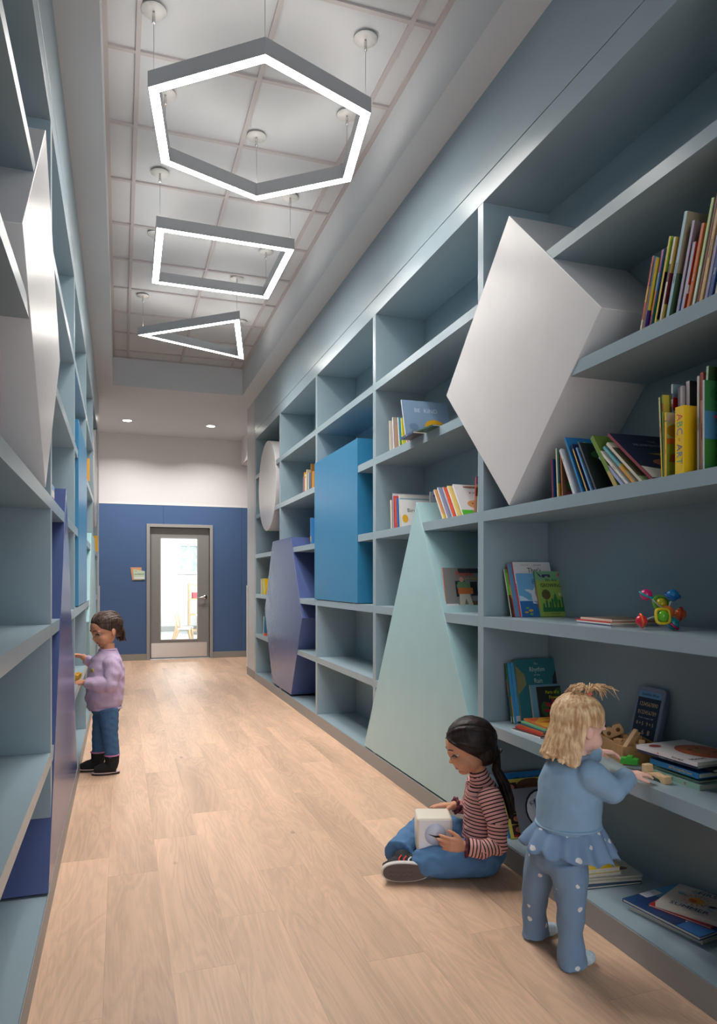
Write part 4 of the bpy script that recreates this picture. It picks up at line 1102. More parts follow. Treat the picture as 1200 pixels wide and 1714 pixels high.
# ================================================================ books
ZK = [Z0 + PZ*k for k in range(6)]
PAGES = mat('book_pages', (222, 214, 196), 0.8, noise=0.08, nscale=300, stretch=(1, 1, 0.02))
ORD = ['leftmost', 'second', 'third', 'fourth', 'fifth', 'sixth', 'seventh', 'eighth', 'ninth', 'tenth', 'eleventh', 'twelfth', 'thirteenth', 'fourteenth', 'fifteenth', 'sixteenth', 'seventeenth', 'eighteenth']
def ink(c): return mat('print_%d_%d_%d' % tuple(c), c, 0.38)
def tri_poly(p):  # even small art polygons stay planar
    return p
def book(loc, W, H, T, cover, spine=None, lean=0.0, yaw=0.0, art=(), sp=(), label='', group=None, flatlay=False, tilt=0.0, board=False, mirror=False):
    """local frame: spine at x=0, fore edge at x=W, bottom z=0, front cover faces -y; lean>0 tips the top towards +y"""
    if flatlay:
        R = Euler((-PI/2, 0, 0)).to_matrix().to_4x4(); R = Matrix.Rotation(yaw, 4, 'Z') @ Matrix.Rotation(tilt, 4, 'X') @ R
    else:
        R = Matrix.Rotation(yaw, 4, 'Z') @ Matrix.Rotation(-lean, 4, 'X')
    t = thing('book', label, 'book', loc, R.to_euler(), group)
    sg = -1.0 if mirror else 1.0
    y0, y1 = (-T, 0.0) if (lean >= 0 or flatlay) else (0.0, T)
    c = ink(cover); s = ink(spine or cover); bt = min(0.0022, T*0.22) if not board else T*0.12
    def bx(b, x0, x1, *a): b.box(min(sg*x0, sg*x1), max(sg*x0, sg*x1), *a)
    b = MB()
    bx(b, 0.0, W, y0, y0 + bt, 0, H, c); bx(b, 0.0, W, y1 - bt, y1, 0, H, c); bx(b, 0.0, bt, y0 + bt, y1 - bt, 0, H, s)
    bx(b, -0.0004, 0.0, y0, y1, 0, H, s)
    b.build('cover', None, t)
    b = MB(); e = 0.003 if not board else 0.0008
    bx(b, bt, W - e, y0 + bt, y1 - bt, e*0.7, H - e, PAGES); b.build('pages', None, t)
    if art:
        b = MB(); d = y0 - 0.0003
        for a in art:
            d -= 0.00016
            k = a[0]; m = ink(a[1]); cl = lambda v: max(0.004, min(0.996, v))
            if k == 'r':
                x0, z0, x1, z1 = a[2]; b.box(min(sg*x0*W, sg*x1*W), max(sg*x0*W, sg*x1*W), d, d + 0.0002, z0*H, z1*H, m)
            elif k == 'e':
                cx, cz, rx, rz = a[2]
                b.prism([(sg*cl(cx + rx*math.cos(2*PI*q/20))*W, cl(cz + rz*math.sin(2*PI*q/20))*H) for q in range(20)], 'y', d, d + 0.0002, m)
            elif k == 'p':
                b.prism([(sg*cl(x)*W, cl(z)*H) for x, z in a[2]], 'y', d, d + 0.0002, m)
            elif k == 't':
                s_, cx, cz, size = a[2][:4]; sx = a[2][4] if len(a[2]) > 4 else 1.0
                rz = a[2][5] if len(a[2]) > 5 else 0.0
                text_mesh(b, s_, size*H, m, Matrix.Translation((cx*W, d, cz*H)) @ Matrix.Rotation(PI/2, 4, 'X') @ Matrix.Rotation(rz, 4, 'Z'), 0.00015, sx=sx)
        b.build('cover_art', None, t)
    if sp:
        b = MB(); d = -0.0006
        for a in sp:
            m = ink(a[1]); d -= 0.00012
            if a[0] == 'r': b.box(sg*d - 0.0001, sg*d + 0.0001, y0 + T*0.04, y1 - T*0.04, a[2][0]*H, a[2][1]*H, m)
            else:
                s_, cz, size = a[2]
                Mx = Matrix(((0, 0, -1, d), (0, -1, 0, (y0 + y1)/2), (-1, 0, 0, cz*H), (0, 0, 0, 1)))
                text_mesh(b, s_, size*T, m, Mx, 0.0001)
        b.build('spine_print', None, t)
    return t
def squig(n, c, y0, y1, rnd, x0=0.1, x1=0.9):
    out = []
    for k in range(n):
        cx, cy = rnd.uniform(x0, x1), rnd.uniform(y0, y1)
        out.append(('e', c[k % len(c)], (cx, cy, rnd.uniform(0.05, 0.16), rnd.uniform(0.03, 0.10))))
    return out
def row(items, z, where, group, x=1.68, lean=0.0, rnd=None):
    """items: (y, T, H, spine colour, cover colour, words, [lean, art, spine print, W, dx])"""
    for k, it in enumerate(items):
        y, T, H, s, c, words = it[:6]
        o = dict(it[6]) if len(it) > 6 else {}
        book((o.get('x', x), y, z), o.get('W', 0.21), H, T, c, s, o.get('lean', lean), o.get('yaw', 0), o.get('art', ()), o.get('sp', ()), '%s book, %s from left %s' % (words, ORD[k], where), group)
rnd = random.Random(21)

# ---- top shelf at the right edge, all leaning away from the diamond
g = 'picture books leaning on the upper right shelf'
A = []
row([
 (1.992, 0.008, 0.250, (196, 44, 52), (206, 200, 190), 'thin red-spined', dict(sp=[('r', (224, 214, 200), (0.0, 0.2)), ('r', (224, 160, 70), (0.42, 0.62))], art=[('r', (86, 152, 176), (0, 0.62, 1, 1)), ('p', (150, 34, 40), [(0.02, 0.9), (0.3, 0.97), (0.2, 0.8)])])),
 (1.968, 0.006, 0.235, (74, 44, 112), (206, 180, 58), 'purple-spined yellow', dict(x=1.672, art=[('t', (30, 20, 40), ('HAWAII', 0.5, 0.72, 0.12)), ('r', (70, 50, 110), (0, 0, 1, 0.3)), ('e', (190, 190, 186), (0.4, 0.2, 0.2, 0.12))])),
 (1.948, 0.008, 0.252, (176, 74, 130), (58, 100, 150), 'magenta-spined blue', dict(art=[('p', (226, 212, 180), [(0.1, 0.4), (0.4, 0.9), (0.5, 0.5)]), ('r', (30, 110, 100), (0, 0, 1, 0.35))], sp=[('r', (214, 120, 50), (0.2, 0.5)), ('r', (120, 170, 200), (0.5, 0.72))])),
 (1.924, 0.008, 0.282, (206, 176, 60), (136, 176, 62), 'mustard-spined green', dict(art=[('r', (34, 20, 26), (0, 0.1, 1, 0.62)), ('t', (224, 90, 40), ('O', 0.4, 0.50, 0.2)), ('t', (230, 70, 60), ("LET'S", 0.5, 0.36, 0.09)), ('t', (230, 226, 220), ('FIND', 0.5, 0.26, 0.09)), ('e', (170, 130, 70), (0.5, 0.08, 0.4, 0.08))])),
 (1.900, 0.008, 0.270, (206, 200, 190), (196, 168, 90), 'ivory-spined', dict(sp=[('r', (50, 34, 30), (0.5, 0.7))], art=[('r', (110, 40, 50), (0, 0.25, 1, 0.6))])),
 (1.866, 0.012, 0.330, (150, 186, 200), (160, 148, 124), 'tall pale blue-spined', dict(W=0.24, sp=[('t', (60, 50, 40), ('WILLOW WREN', 0.45, 0.7))], art=[('r', (78, 104, 78), (0, 0, 1, 0.45)), ('e', (86, 60, 48), (0.4, 0.62, 0.28, 0.12)), ('e', (40, 60, 84), (0.4, 0.74, 0.2, 0.05))])),
 (1.824, 0.010, 0.285, (158, 150, 176), (120, 104, 110), 'lilac-grey', dict(art=[('r', (90, 120, 180), (0, 0, 1, 0.2))])),
 (1.803, 0.011, 0.215, (170, 172, 196), (188, 76, 46), 'short orange-red', dict(art=[('r', (226, 220, 210), (0, 0.3, 1, 0.42)), ('e', (120, 60, 40), (0.4, 0.2, 0.25, 0.12))])),
 (1.780, 0.010, 0.258, (204, 96, 50), (190, 110, 60), 'orange', dict(sp=[('t', (236, 220, 200), ('TALES', 0.4, 0.7))])),
 (1.758, 0.009, 0.318, (190, 214, 150), (170, 190, 140), 'tall pale green', dict(sp=[('r', (214, 220, 210), (0, 0.4))])),
 (1.742, 0.007, 0.330, (116, 34, 34), (120, 40, 40), 'dark red'),
 (1.728, 0.011, 0.330, (204, 170, 116), (196, 160, 110), 'tall tan', dict(sp=[('t', (50, 36, 26), ('SALAMANDER', 0.5, 0.75))])),
 (1.708, 0.010, 0.320, (148, 148, 190), (170, 150, 160), 'lavender'),
 (1.690, 0.013, 0.290, (40, 78, 140), (36, 70, 130), 'deep blue', dict(sp=[('t', (220, 226, 236), ('RIVER', 0.3, 0.6))])),
 (1.668, 0.010, 0.30, (220, 210, 190), (210, 200, 180), 'cream'),
], ZK[4], 'on the shelf beside the diamond tip', g, lean=-0.26)

# ---- shelf below: books leaning under the diamond, then the upright row
g = 'books leaning below the diamond'
row([
 (2.516, 0.010, 0.165, (130, 50, 60), (34, 70, 130), 'short dark blue', dict(lean=0.05)),
 (2.480, 0.008, 0.205, (214, 206, 180), (90, 140, 130), 'yellow and teal', dict(lean=0.06, art=[('r', (206, 160, 60), (0, 0, 1, 0.3)), ('e', (150, 60, 40), (0.3, 0.7, 0.14, 0.2))])),
 (2.447, 0.007, 0.17, (166, 96, 70), (96, 66, 44), 'brown and green', dict(lean=0.08, art=[('e', (50, 120, 50), (0.4, 0.3, 0.3, 0.2)), ('e', (150, 50, 90), (0.3, 0.1, 0.2, 0.08))])),
 (2.372, 0.013, 0.215, (214, 212, 214), (216, 216, 220), 'white-spined', dict(lean=0.46, sp=[('t', (170, 50, 40), ('STAR', 0.75, 0.5))])),
 (2.318, 0.009, 0.262, (60, 134, 184), (38, 116, 170), 'blue I CAN', dict(lean=0.46, W=0.27, art=[('t', (180, 200, 60), ('I Can', 0.32, 0.88, 0.13)), ('r', (30, 70, 130), (0.1, 0.1, 0.9, 0.7))])),
 (2.286, 0.007, 0.225, (34, 52, 100), (30, 44, 90), 'navy gold-striped', dict(lean=0.47, W=0.25, sp=[('r', (210, 170, 90), (0.02, 0.9))])),
 (2.262, 0.007, 0.205, (120, 160, 200), (110, 150, 190), 'light blue', dict(lean=0.48)),
 (2.234, 0.008, 0.225, (84, 88, 96), (34, 46, 44), 'black leaf-covered', dict(lean=0.50, W=0.26, art=[('e', (60, 130, 70), (0.35, 0.75, 0.22, 0.10)), ('e', (90, 150, 60), (0.62, 0.35, 0.2, 0.10)), ('e', (70, 140, 80), (0.75, 0.7, 0.15, 0.09)), ('t', (190, 200, 190), ('LEAF', 0.3, 0.93, 0.06))])),
 (2.128, 0.018, 0.245, (186, 160, 100), (96, 122, 50), 'thick olive green', dict(lean=0.60, sp=[('r', (110, 140, 60), (0.3, 1.0))])),
 (2.086, 0.009, 0.180, (160, 170, 200), (190, 196, 214), 'pale lilac', dict(lean=0.82, sp=[('t', (190, 80, 60), ('TRUCK', 0.6, 0.7))])),
 (2.060, 0.009, 0.205, (220, 214, 206), (214, 206, 200), 'white', dict(lean=0.82, sp=[('t', (90, 40, 40), ('ANIMALS', 0.5, 0.6))])),
 (2.028, 0.010, 0.225, (104, 170, 176), (100, 160, 164), 'teal and yellow', dict(lean=0.82, W=0.26, sp=[('r', (220, 150, 60), (0.0, 0.45))], art=[('r', (226, 176, 60), (0, 0.3, 1, 0.5)), ('r', (214, 196, 160), (0, 0, 1, 0.3)), ('e', (170, 80, 60), (0.3, 0.8, 0.14, 0.06))])),
 (1.992, 0.010, 0.245, (206, 200, 180), (96, 88, 66), 'brown map-covered', dict(lean=0.84, W=0.27, art=[('r', (220, 214, 190), (0, 0.86, 1, 1)), ('r', (170, 190, 140), (0, 0, 1, 0.12)), ('t', (210, 204, 180), ('FARMYARD', 0.4, 0.45, 0.07))])),
 (1.940, 0.010, 0.300, (134, 56, 66), (28, 34, 58), 'large midnight blue', dict(lean=0.86, W=0.29, art=[('t', (110, 112, 130), ('THE', 0.55, 0.84, 0.06)), ('t', (120, 120, 136), ('HUMMINGBIRD', 0.5, 0.75, 0.08)), ('p', (150, 126, 70), [(0.3, 0.56), (0.7, 0.60), (0.9, 0.46), (0.6, 0.50)]), ('e', (50, 80, 60), (0.7, 0.46, 0.2, 0.06)), ('e', (150, 90, 66), (0.45, 0.36, 0.2, 0.08)), ('e', (110, 60, 46), (0.7, 0.28, 0.2, 0.06)), ('p', (206, 190, 184), [(0, 0.02), (0, 0.26), (0.3, 0.2), (0.8, 0.05), (0.8, 0.02)])])),
], ZK[3], 'in the leaning group under the diamond', g)
g = 'upright books at the right end of the shelf under the diamond'
row([
 (1.894, 0.006, 0.270, (214, 196, 150), (60, 130, 80), 'thin green-edged', dict(lean=0.05, sp=[('r', (220, 180, 60), (0.0, 0.35)), ('t', (200, 60, 40), ('GARDEN', 0.6, 0.9))])),
 (1.885, 0.006, 0.275, (126, 140, 60), (190, 170, 60), 'thin olive', dict(lean=0.03, sp=[('r', (150, 40, 40), (0.8, 0.9))])),
 (1.872, 0.006, 0.306, (214, 210, 206), (126, 156, 164), 'tall white', dict(x=1.70, art=[('p', (176, 34, 30), [(0, 0.74), (0, 0.86), (0.3, 0.84), (0.9, 0.80), (0.9, 0.74)]), ('p', (90, 20, 24), [(0, 0.72), (0, 0.75), (0.9, 0.75), (0.9, 0.72)])], sp=[('r', (40, 44, 90), (0.84, 0.9)), ('r', (40, 50, 60), (0.7, 0.78)), ('r', (206, 80, 110), (0.76, 0.79))])),
 (1.866, 0.008, 0.210, (232, 184, 70), (140, 160, 60), 'yellow-spined cottage', dict(x=1.668, W=0.16, sp=[('t', (180, 60, 40), ('HOUSE', 0.4, 0.6)), ('e' if False else 'r', (40, 80, 130), (0.86, 0.875))],
     art=[('r', (172, 186, 120), (0, 0.6, 1, 1)), ('e', (206, 196, 176), (0.5, 0.92, 0.5, 0.12)), ('p', (90, 140, 50), [(0.2, 0.98), (0.5, 0.9), (0.8, 0.95), (0.5, 0.93)]), ('e', (176, 140, 40), (0.4, 0.72, 0.42, 0.12)), ('p', (206, 110, 40), [(0.0, 0.52), (0.0, 0.60), (0.45, 0.61), (0.6, 0.52)]), ('r', (150, 180, 60), (0.2, 0.40, 0.75, 0.52)), ('r', (60, 80, 110), (0.5, 0.46, 0.62, 0.49)), ('p', (150, 84, 40), [(0.05, 0.24), (0.1, 0.36), (0.5, 0.37), (0.3, 0.24)]), ('p', (196, 120, 50), [(0.3, 0.05), (0.3, 0.26), (0.55, 0.36), (0.85, 0.26), (0.85, 0.05)]), ('e', (206, 90, 40), (0.5, 0.10, 0.18, 0.06))])),
 (1.832, 0.010, 0.285, (96, 92, 100), (128, 30, 48), 'grey and crimson', dict(x=1.69, W=0.19)),
 (1.822, 0.008, 0.286, (178, 168, 168), (168, 160, 160), 'pale grey', dict(x=1.69)),
 (1.808, 0.014, 0.298, (190, 180, 184), (28, 28, 34), 'white and black', dict(x=1.70, art=[('e', (120, 120, 126), (0.3, 0.85, 0.14, 0.05)), ('e', (28, 28, 34), (0.3, 0.85, 0.10, 0.035))])),
 (1.806, 0.036, 0.212, (236, 196, 48), (222, 176, 22), 'thick yellow ABC', dict(x=1.655, W=0.17, sp=[('t', (196, 76, 76), ('A', 0.84, 0.95)), ('t', (96, 166, 110), ('B', 0.735, 0.95)), ('t', (110, 120, 196), ('C', 0.63, 0.95)), ('t', (206, 90, 60), ('of', 0.51, 0.36)), ('t', (90, 90, 120), ('A', 0.395, 0.9)), ('t', (90, 130, 170), ('R', 0.29, 0.9)), ('t', (110, 150, 120), ('T', 0.19, 0.9))])),
 (1.742, 0.008, 0.295, (214, 208, 204), (204, 196, 190), 'tall white-spined', dict(sp=[('t', (60, 90, 110), ('NIGHT MARKET', 0.5, 0.7))])),
 (1.730, 0.011, 0.302, (200, 140, 120), (140, 66, 50), 'tall russet', dict(sp=[('r', (150, 66, 52), (0.72, 1.0)), ('t', (110, 40, 30), ('MUNSCHWORKS', 0.4, 0.6))])),
 (1.716, 0.008, 0.315, (180, 206, 190), (70, 92, 60), 'mint-spined forest', dict(lean=-0.06, art=[('r', (50, 80, 50), (0, 0.5, 1, 1)), ('e', (40, 70, 40), (0.5, 0.75, 0.4, 0.2)), ('e', (100, 110, 60), (0.4, 0.3, 0.3, 0.14))], sp=[('r', (40, 110, 160), (0.56, 0.58))])),
 (1.700, 0.007, 0.270, (190, 190, 190), (56, 120, 70), 'green and blue picture', dict(x=1.66, art=[('r', (74, 130, 160), (0, 0.35, 1, 0.66)), ('e', (60, 120, 50), (0.3, 0.2, 0.5, 0.15)), ('e', (200, 80, 100), (0.2, 0.6, 0.03, 0.02)), ('e', (200, 80, 100), (0.4, 0.45, 0.03, 0.02)), ('e', (44, 110, 60), (0.5, 0.85, 0.4, 0.12))])),
 (1.682, 0.010, 0.350, (92, 24, 34), (86, 20, 30), 'very tall wine red', dict(x=1.70)),
], ZK[3], 'in the upright row beneath the diamond tip', g)

# ---- face-out books, right wall, near bay
WB = 3.030
def leaner(xs, yoff, W, H, T, c, s, lean, lab, grp, z, art=(), sp=()):
    book((xs, WB - math.sin(lean)*0.27 - yoff, z), W, H, T, c, s, lean, 0, art, sp, lab, grp)
g = 'face-out books leaning above the flat magazines'
leaner(1.738, 0.012, 0.20, 0.235, 0.007, (70, 140, 60), (206, 200, 190), 0.30, 'thin green grass-covered book at the left of the face-out group', g, ZK[2], art=[('r', (96, 170, 70), (0, 0.45, 0.5, 0.92)), ('r', (60, 50, 40), (0, 0.0, 1, 0.45)), ('e', (180, 190, 60), (0.25, 0.42, 0.08, 0.08))])
leaner(1.752, 0.021, 0.24, 0.262, 0.007, (90, 140, 176), (196, 46, 54), 0.30, 'red-spined book with blue cover behind the white face-out book', g, ZK[2], sp=[('r', (220, 160, 60), (0.35, 0.6))])
leaner(1.775, 0.030, 0.205, 0.270, 0.010, (220, 218, 220), (206, 60, 66), 0.30, "large white book titled That's, behind the whale-tail book", g, ZK[2],
       art=[('t', (20, 20, 22), ("That's", 0.55, 0.84, 0.13, 0.9)), ('t', (190, 120, 80), ('by Anna Kang', 0.3, 0.945, 0.03)), ('t', (120, 80, 70), ('illustrated by', 0.65, 0.945, 0.03)), ('r', (190, 60, 60), (0, 0.0, 0.04, 0.6))])
leaner(1.778, 0.042, 0.175, 0.212, 0.009, (108, 168, 210), (150, 190, 220), 0.28, 'blue book with a white whale tail above the sea', g, ZK[2],
       art=[('t', (48, 112, 156), ('Bre', 0.60, 0.80, 0.17)), ('r', (46, 104, 168), (0, 0.0, 1, 0.36)), ('p', (190, 214, 232), [(0.0, 0.36), (0.0, 0.48), (0.1, 0.47), (0.28, 0.38), (0.5, 0.36)]), ('p', (206, 216, 224), [(0.40, 0.30), (0.38, 0.52), (0.18, 0.62), (0.30, 0.63), (0.44, 0.60), (0.52, 0.68), (0.50, 0.55), (0.55, 0.36), (0.75, 0.28)]), ('p', (130, 170, 210), [(0.4, 0.36), (0.6, 0.36), (0.95, 0.12), (0.8, 0.16)]), ('e', (206, 160, 60), (0.30, 0.14, 0.07, 0.03)), ('e', (120, 180, 60), (0.2, 0.2, 0.05, 0.02)), ('e', (206, 160, 60), (0.16, 0.10, 0.06, 0.02)), ('e', (120, 180, 60), (0.30, 0.06, 0.05, 0.025))])
leaner(1.872, 0.054, 0.158, 0.222, 0.010, (150, 178, 84), (110, 160, 100), 0.28, 'green book titled We Are GROWING in front of the face-out group', g, ZK[2],
       sp=[('r', (214, 116, 50), (0.2, 0.75))],
       art=[('r', (120, 172, 128), (0, 0.80, 1, 1)), ('t', (16, 20, 16), ('We Are', 0.52, 0.80, 0.085)), ('t', (12, 14, 12), ('GROWING!', 0.52, 0.68, 0.115, 0.92)), ('r', (84, 56, 110), (0.24, 0.89, 0.52, 0.93)), ('e', (70, 44, 96), (0.28, 0.885, 0.06, 0.03)), ('e', (70, 44, 96), (0.48, 0.885, 0.045, 0.025)), ('p', (84, 56, 110), [(0.05, 0.99), (0.12, 0.9), (0.2, 0.86), (0.2, 0.9)]), ('e', (206, 120, 80), (0.86, 0.92, 0.10, 0.06)), ('e', (110, 110, 110), (0.86, 0.92, 0.06, 0.035)),
            ('e', (92, 84, 48), (0.28, 0.48, 0.15, 0.11)), ('r', (46, 112, 66), (0.1, 0.10, 0.85, 0.20))] + [('p', (46, 112, 66), [(x - 0.03, 0.12), (x - 0.035, h), (x, h + 0.04), (x + 0.035, h), (x + 0.03, 0.12)]) for x, h in ((0.15, 0.26), (0.26, 0.33), (0.38, 0.30), (0.46, 0.36), (0.70, 0.34), (0.82, 0.40), (0.9, 0.2))] + [('p', (60, 130, 60), [(0.56, 0.12), (0.50, 0.36), (0.58, 0.52), (0.66, 0.36)]), ('e', (196, 206, 170), (0.74, 0.48, 0.05, 0.035)), ('t', (40, 50, 30), ('by Laurie Keller', 0.5, 0.06, 0.035))])
g = 'flat magazines on the shelf beside the coloured ball toy'
z = ZK[2]
for k, (T, W, H, c, s, yw, dx, lab) in enumerate(((0.004, 0.205, 0.275, (150, 156, 166), (190, 194, 200), -0.30, 0.0, 'pale grey magazine at the bottom of the flat magazine stack'), (0.005, 0.20, 0.265, (60, 66, 100), (120, 130, 170), -0.22, 0.006, 'dark blue magazine, second from the bottom of the flat stack'), (0.005, 0.205, 0.265, (214, 206, 200), (226, 220, 214), -0.26, 0.002, 'white magazine in the middle of the flat magazine stack'), (0.004, 0.20, 0.27, (200, 50, 50), (206, 52, 50), -0.24, 0.004, 'red magazine, second from the top of the flat stack'), (0.008, 0.19, 0.245, (132, 112, 94), (220, 206, 190), -0.26, 0.014, 'brown-covered book on top of the flat magazine stack'))):
    book((1.700 + dx, 2.170 + 0.004*k, z), W, H*0.86, T, c, s, 0, yw*0.3, (('r', (96, 82, 70), (0.1, 0.1, 0.9, 0.6)),) if k == 4 else (), (), lab, g, flatlay=True); z += T + 0.0006

# ---- shelf with the blocks
g = 'books leaning behind the toddler'
leaner(1.752, 0.010, 0.19, 0.285, 0.006, (60, 110, 60), (44, 90, 60), 0.24, 'thin dark green book, leftmost behind the toddler', g, ZK[1], sp=[('r', (200, 80, 120), (0.5, 0.72)), ('r', (60, 70, 150), (0.2, 0.45)), ('r', (226, 226, 230), (0.02, 0.12))])
leaner(1.760, 0.018, 0.19, 0.285, 0.007, (70, 150, 200), (70, 150, 200), 0.24, 'thin blue and orange-spined book, second behind the toddler', g, ZK[1], sp=[('r', (226, 150, 50), (0.0, 0.45)), ('r', (228, 228, 232), (0.02, 0.12))])
leaner(1.772, 0.027, 0.20, 0.290, 0.008, (72, 156, 206), (60, 140, 200), 0.24, 'light blue book with a red bird and white label', g, ZK[1], sp=[('r', (228, 228, 232), (0.04, 0.13))], art=[('r', (200, 206, 212), (0, 0.04, 0.55, 0.13)), ('r', (30, 84, 60), (0, 0, 1, 0.04)), ('p', (110, 30, 36), [(0.05, 0.44), (0.2, 0.52), (0.5, 0.36), (0.4, 0.34)]), ('e', (40, 90, 50), (0.2, 0.35, 0.05, 0.03))])
leaner(1.786, 0.038, 0.225, 0.305, 0.010, (38, 110, 122), (120, 120, 84), 0.24, 'teal book titled The Rhythm of the Rain', g, ZK[1],
       art=[('t', (190, 206, 208), ('Rhythm', 0.52, 0.83, 0.105, 0.85)), ('t', (170, 190, 194), ('The', 0.5, 0.92, 0.045)), ('t', (170, 190, 194), ('of the', 0.5, 0.745, 0.045)), ('t', (190, 206, 208), ('Rain', 0.52, 0.65, 0.105, 0.85)), ('p', (130, 128, 86), [(0, 0.45), (0, 0.9), (0.2, 0.75), (0.22, 0.6)]), ('p', (28, 40, 46), [(1, 0.1), (1, 0.85), (0.88, 0.7), (0.84, 0.45), (0.9, 0.1)])])
leaner(1.845, 0.052, 0.165, 0.182, 0.009, (108, 160, 184), (206, 194, 170), 0.24, 'pale blue book behind the flower book', g, ZK[1])
leaner(1.876, 0.064, 0.150, 0.174, 0.007, (26, 36, 26), (96, 40, 36), 0.24, 'black book titled Parts of a Flower with a red bloom', g, ZK[1],
       art=[('e', (50, 90, 40), (0.2, 0.4, 0.14, 0.2)), ('e', (46, 80, 40), (0.8, 0.85, 0.2, 0.1))] + [('p', (172, 32, 52), [(0.58, 0.34), (0.58 + 0.36*math.cos(a + 0.2), 0.34 + 0.27*math.sin(a + 0.2)), (0.58 + 0.46*math.cos(a), 0.34 + 0.34*math.sin(a)), (0.58 + 0.36*math.cos(a - 0.2), 0.34 + 0.27*math.sin(a - 0.2))]) for a in [k*2*PI/9 + 0.3 for k in range(9)]] + [('e', (216, 150, 60), (0.58, 0.34, 0.09, 0.07)), ('t', (206, 214, 50), ('Parts of a', 0.52, 0.84, 0.13, 0.85)), ('t', (206, 214, 50), ('Flower', 0.56, 0.70, 0.13, 0.85))])
g = 'flat books in the pile behind the toddler'
z = ZK[1]
for k, (T, c, s, yw, lab) in enumerate(((0.006, (60, 50, 60), (226, 220, 210), 0.25, 'dark paperback at the bottom of the pile behind the toddler'), (0.008, (160, 50, 44), (200, 70, 50), 0.12, 'red paperback, second from the bottom behind the toddler'), (0.007, (40, 50, 90), (206, 120, 60), 0.05, 'navy paperback in the middle of the pile behind the toddler'), (0.008, (110, 180, 130), (130, 200, 150), -0.05, 'green paperback, second from the top behind the toddler'), (0.009, (234, 172, 62), (230, 120, 60), -0.12, 'orange and yellow picture book on top of the pile behind the toddler'))):
    book((1.705 + 0.012*k, 2.640 + 0.008*k, z), 0.21, 0.20, T, c, s, 0, yw*0.5, [('p', (226, 96, 50), [(0, 0.5), (0.35, 0.95), (0, 0.95)]), ('p', (226, 96, 50), [(0.1, 0.5), (0.5, 0.62), (0.6, 0.55), (0.3, 0.42)]), ('t', (90, 60, 30), ('The Animal', 0.6, 0.86, 0.08)), ('e', (240, 196, 60), (0.5, 0.25, 0.3, 0.12))] if k == 4 else (), (), lab, g, flatlay=True); z += T + 0.0006
# number blocks in their tray
BW = mat('block_wood', (206, 162, 112), 0.55, noise=0.10, nscale=40, stretch=(1, 1, 0.3))
BW2 = mat('tray_wood', (176, 132, 82), 0.6, noise=0.12, nscale=60)
tz = ZK[1]
tr_ = thing('block_tray', 'open wooden tray filled with number blocks in front of the toddler', 'tray', (1.850, 2.255, tz), (0, 0, math.radians(-16)))
b = MB(); b.box(-0.075, 0.075, -0.115, 0.115, 0.0, 0.006); b.build('base', BW2, tr_)
for q in ((-0.075, -0.068, -0.115, 0.115), (0.068, 0.075, -0.115, 0.115), (-0.068, 0.068, -0.115, -0.108), (-0.068, 0.068, 0.108, 0.115)):
    b = MB(); b.box(*q, 0.006, 0.066); b.build('side_panel', BW2, tr_, bevel=0.001)
def put(name, mb_build, lab, grp=None, cat='toy block', **kw):
    o = mb_build; o.name = name; tag(o, lab, cat, grp); return o
rt = Matrix.Translation((1.850, 2.255, tz)) @ Matrix.Rotation(math.radians(-16), 4, 'Z')
g = 'wooden number blocks in the tray'
def eight(M):
    b = MB()
    b.prism([(-0.030, -0.018), (0.030, -0.018), (0.034, -0.010), (0.034, 0.012), (0.028, 0.019), (0.008, 0.019), (0.0, 0.012), (-0.008, 0.019), (-0.028, 0.019), (-0.034, 0.012), (-0.034, -0.010)], 'y', -0.010, 0.010, BW, M)
    for sx in (-0.017, 0.017): b.lathe([(0.0001, 0), (0.0075, 0), (0.0075, 0.0205), (0.0001, 0.0205)], mat('block_hole', (112, 78, 48), 0.8), 16, M @ Matrix.Translation((sx, 0.01025, 0)) @ Matrix.Rotation(PI/2, 4, 'X'), False)
    return b
b = eight(rt @ Matrix.Translation((-0.035, 0.070, 0.086)) @ Matrix.Rotation(-0.35, 4, 'Z') @ Matrix.Rotation(-0.45, 4, 'Y') @ Matrix.Scale(1.1, 4)); put('number_block', b.build('number_block', BW), 'wooden figure-eight block with two holes, on top at the tray end nearest the toddler', g)
for k, (x, y, z_, rz, ry, sx, sy, sz, lab) in enumerate(((-0.02, -0.060, 0.078, 0.4, 0.75, 0.012, 0.010, 0.045, 'long block sticking up at the right end of the tray'), (0.01, -0.082, 0.070, 1.2, 0.3, 0.030, 0.010, 0.012, 'flat block resting at the right rim of the tray'), (-0.035, 0.012, 0.058, 0.9, 0.1, 0.024, 0.016, 0.010, 'tilted flat block in the middle of the tray'), (0.02, 0.02, 0.066, 0.2, 0.0, 0.028, 0.020, 0.014, 'square block at the back of the tray'), (-0.038, -0.028, 0.060, 2.2, 0.5, 0.026, 0.010, 0.010, 'slanted block against the front of the tray'), (0.03, 0.07, 0.055, 0.5, 0.0, 0.030, 0.018, 0.016, 'block in the back left corner of the tray'), (0.03, -0.05, 0.045, 0.1, 0.1, 0.030, 0.018, 0.016, 'block low in the back right corner of the tray'))):
    M = rt @ Matrix.Translation((x, y, z_)) @ Matrix.Rotation(rz, 4, 'Z') @ Matrix.Rotation(ry, 4, 'Y')
    b = MB()
    b.prism([(-sx, -sz), (sx, -sz), (sx, sz), (sx*0.4, sz), (sx*0.35, sz*0.5), (-sx*0.35, sz*0.5), (-sx*0.4, sz), (-sx, sz)], 'y', -sy, sy, BW, M)
    tag(b.build('number_block', None, bevel=0.0015), 'wooden ' + lab, 'toy block', g)
GB = mat('green_block', (70, 172, 60), 0.4)
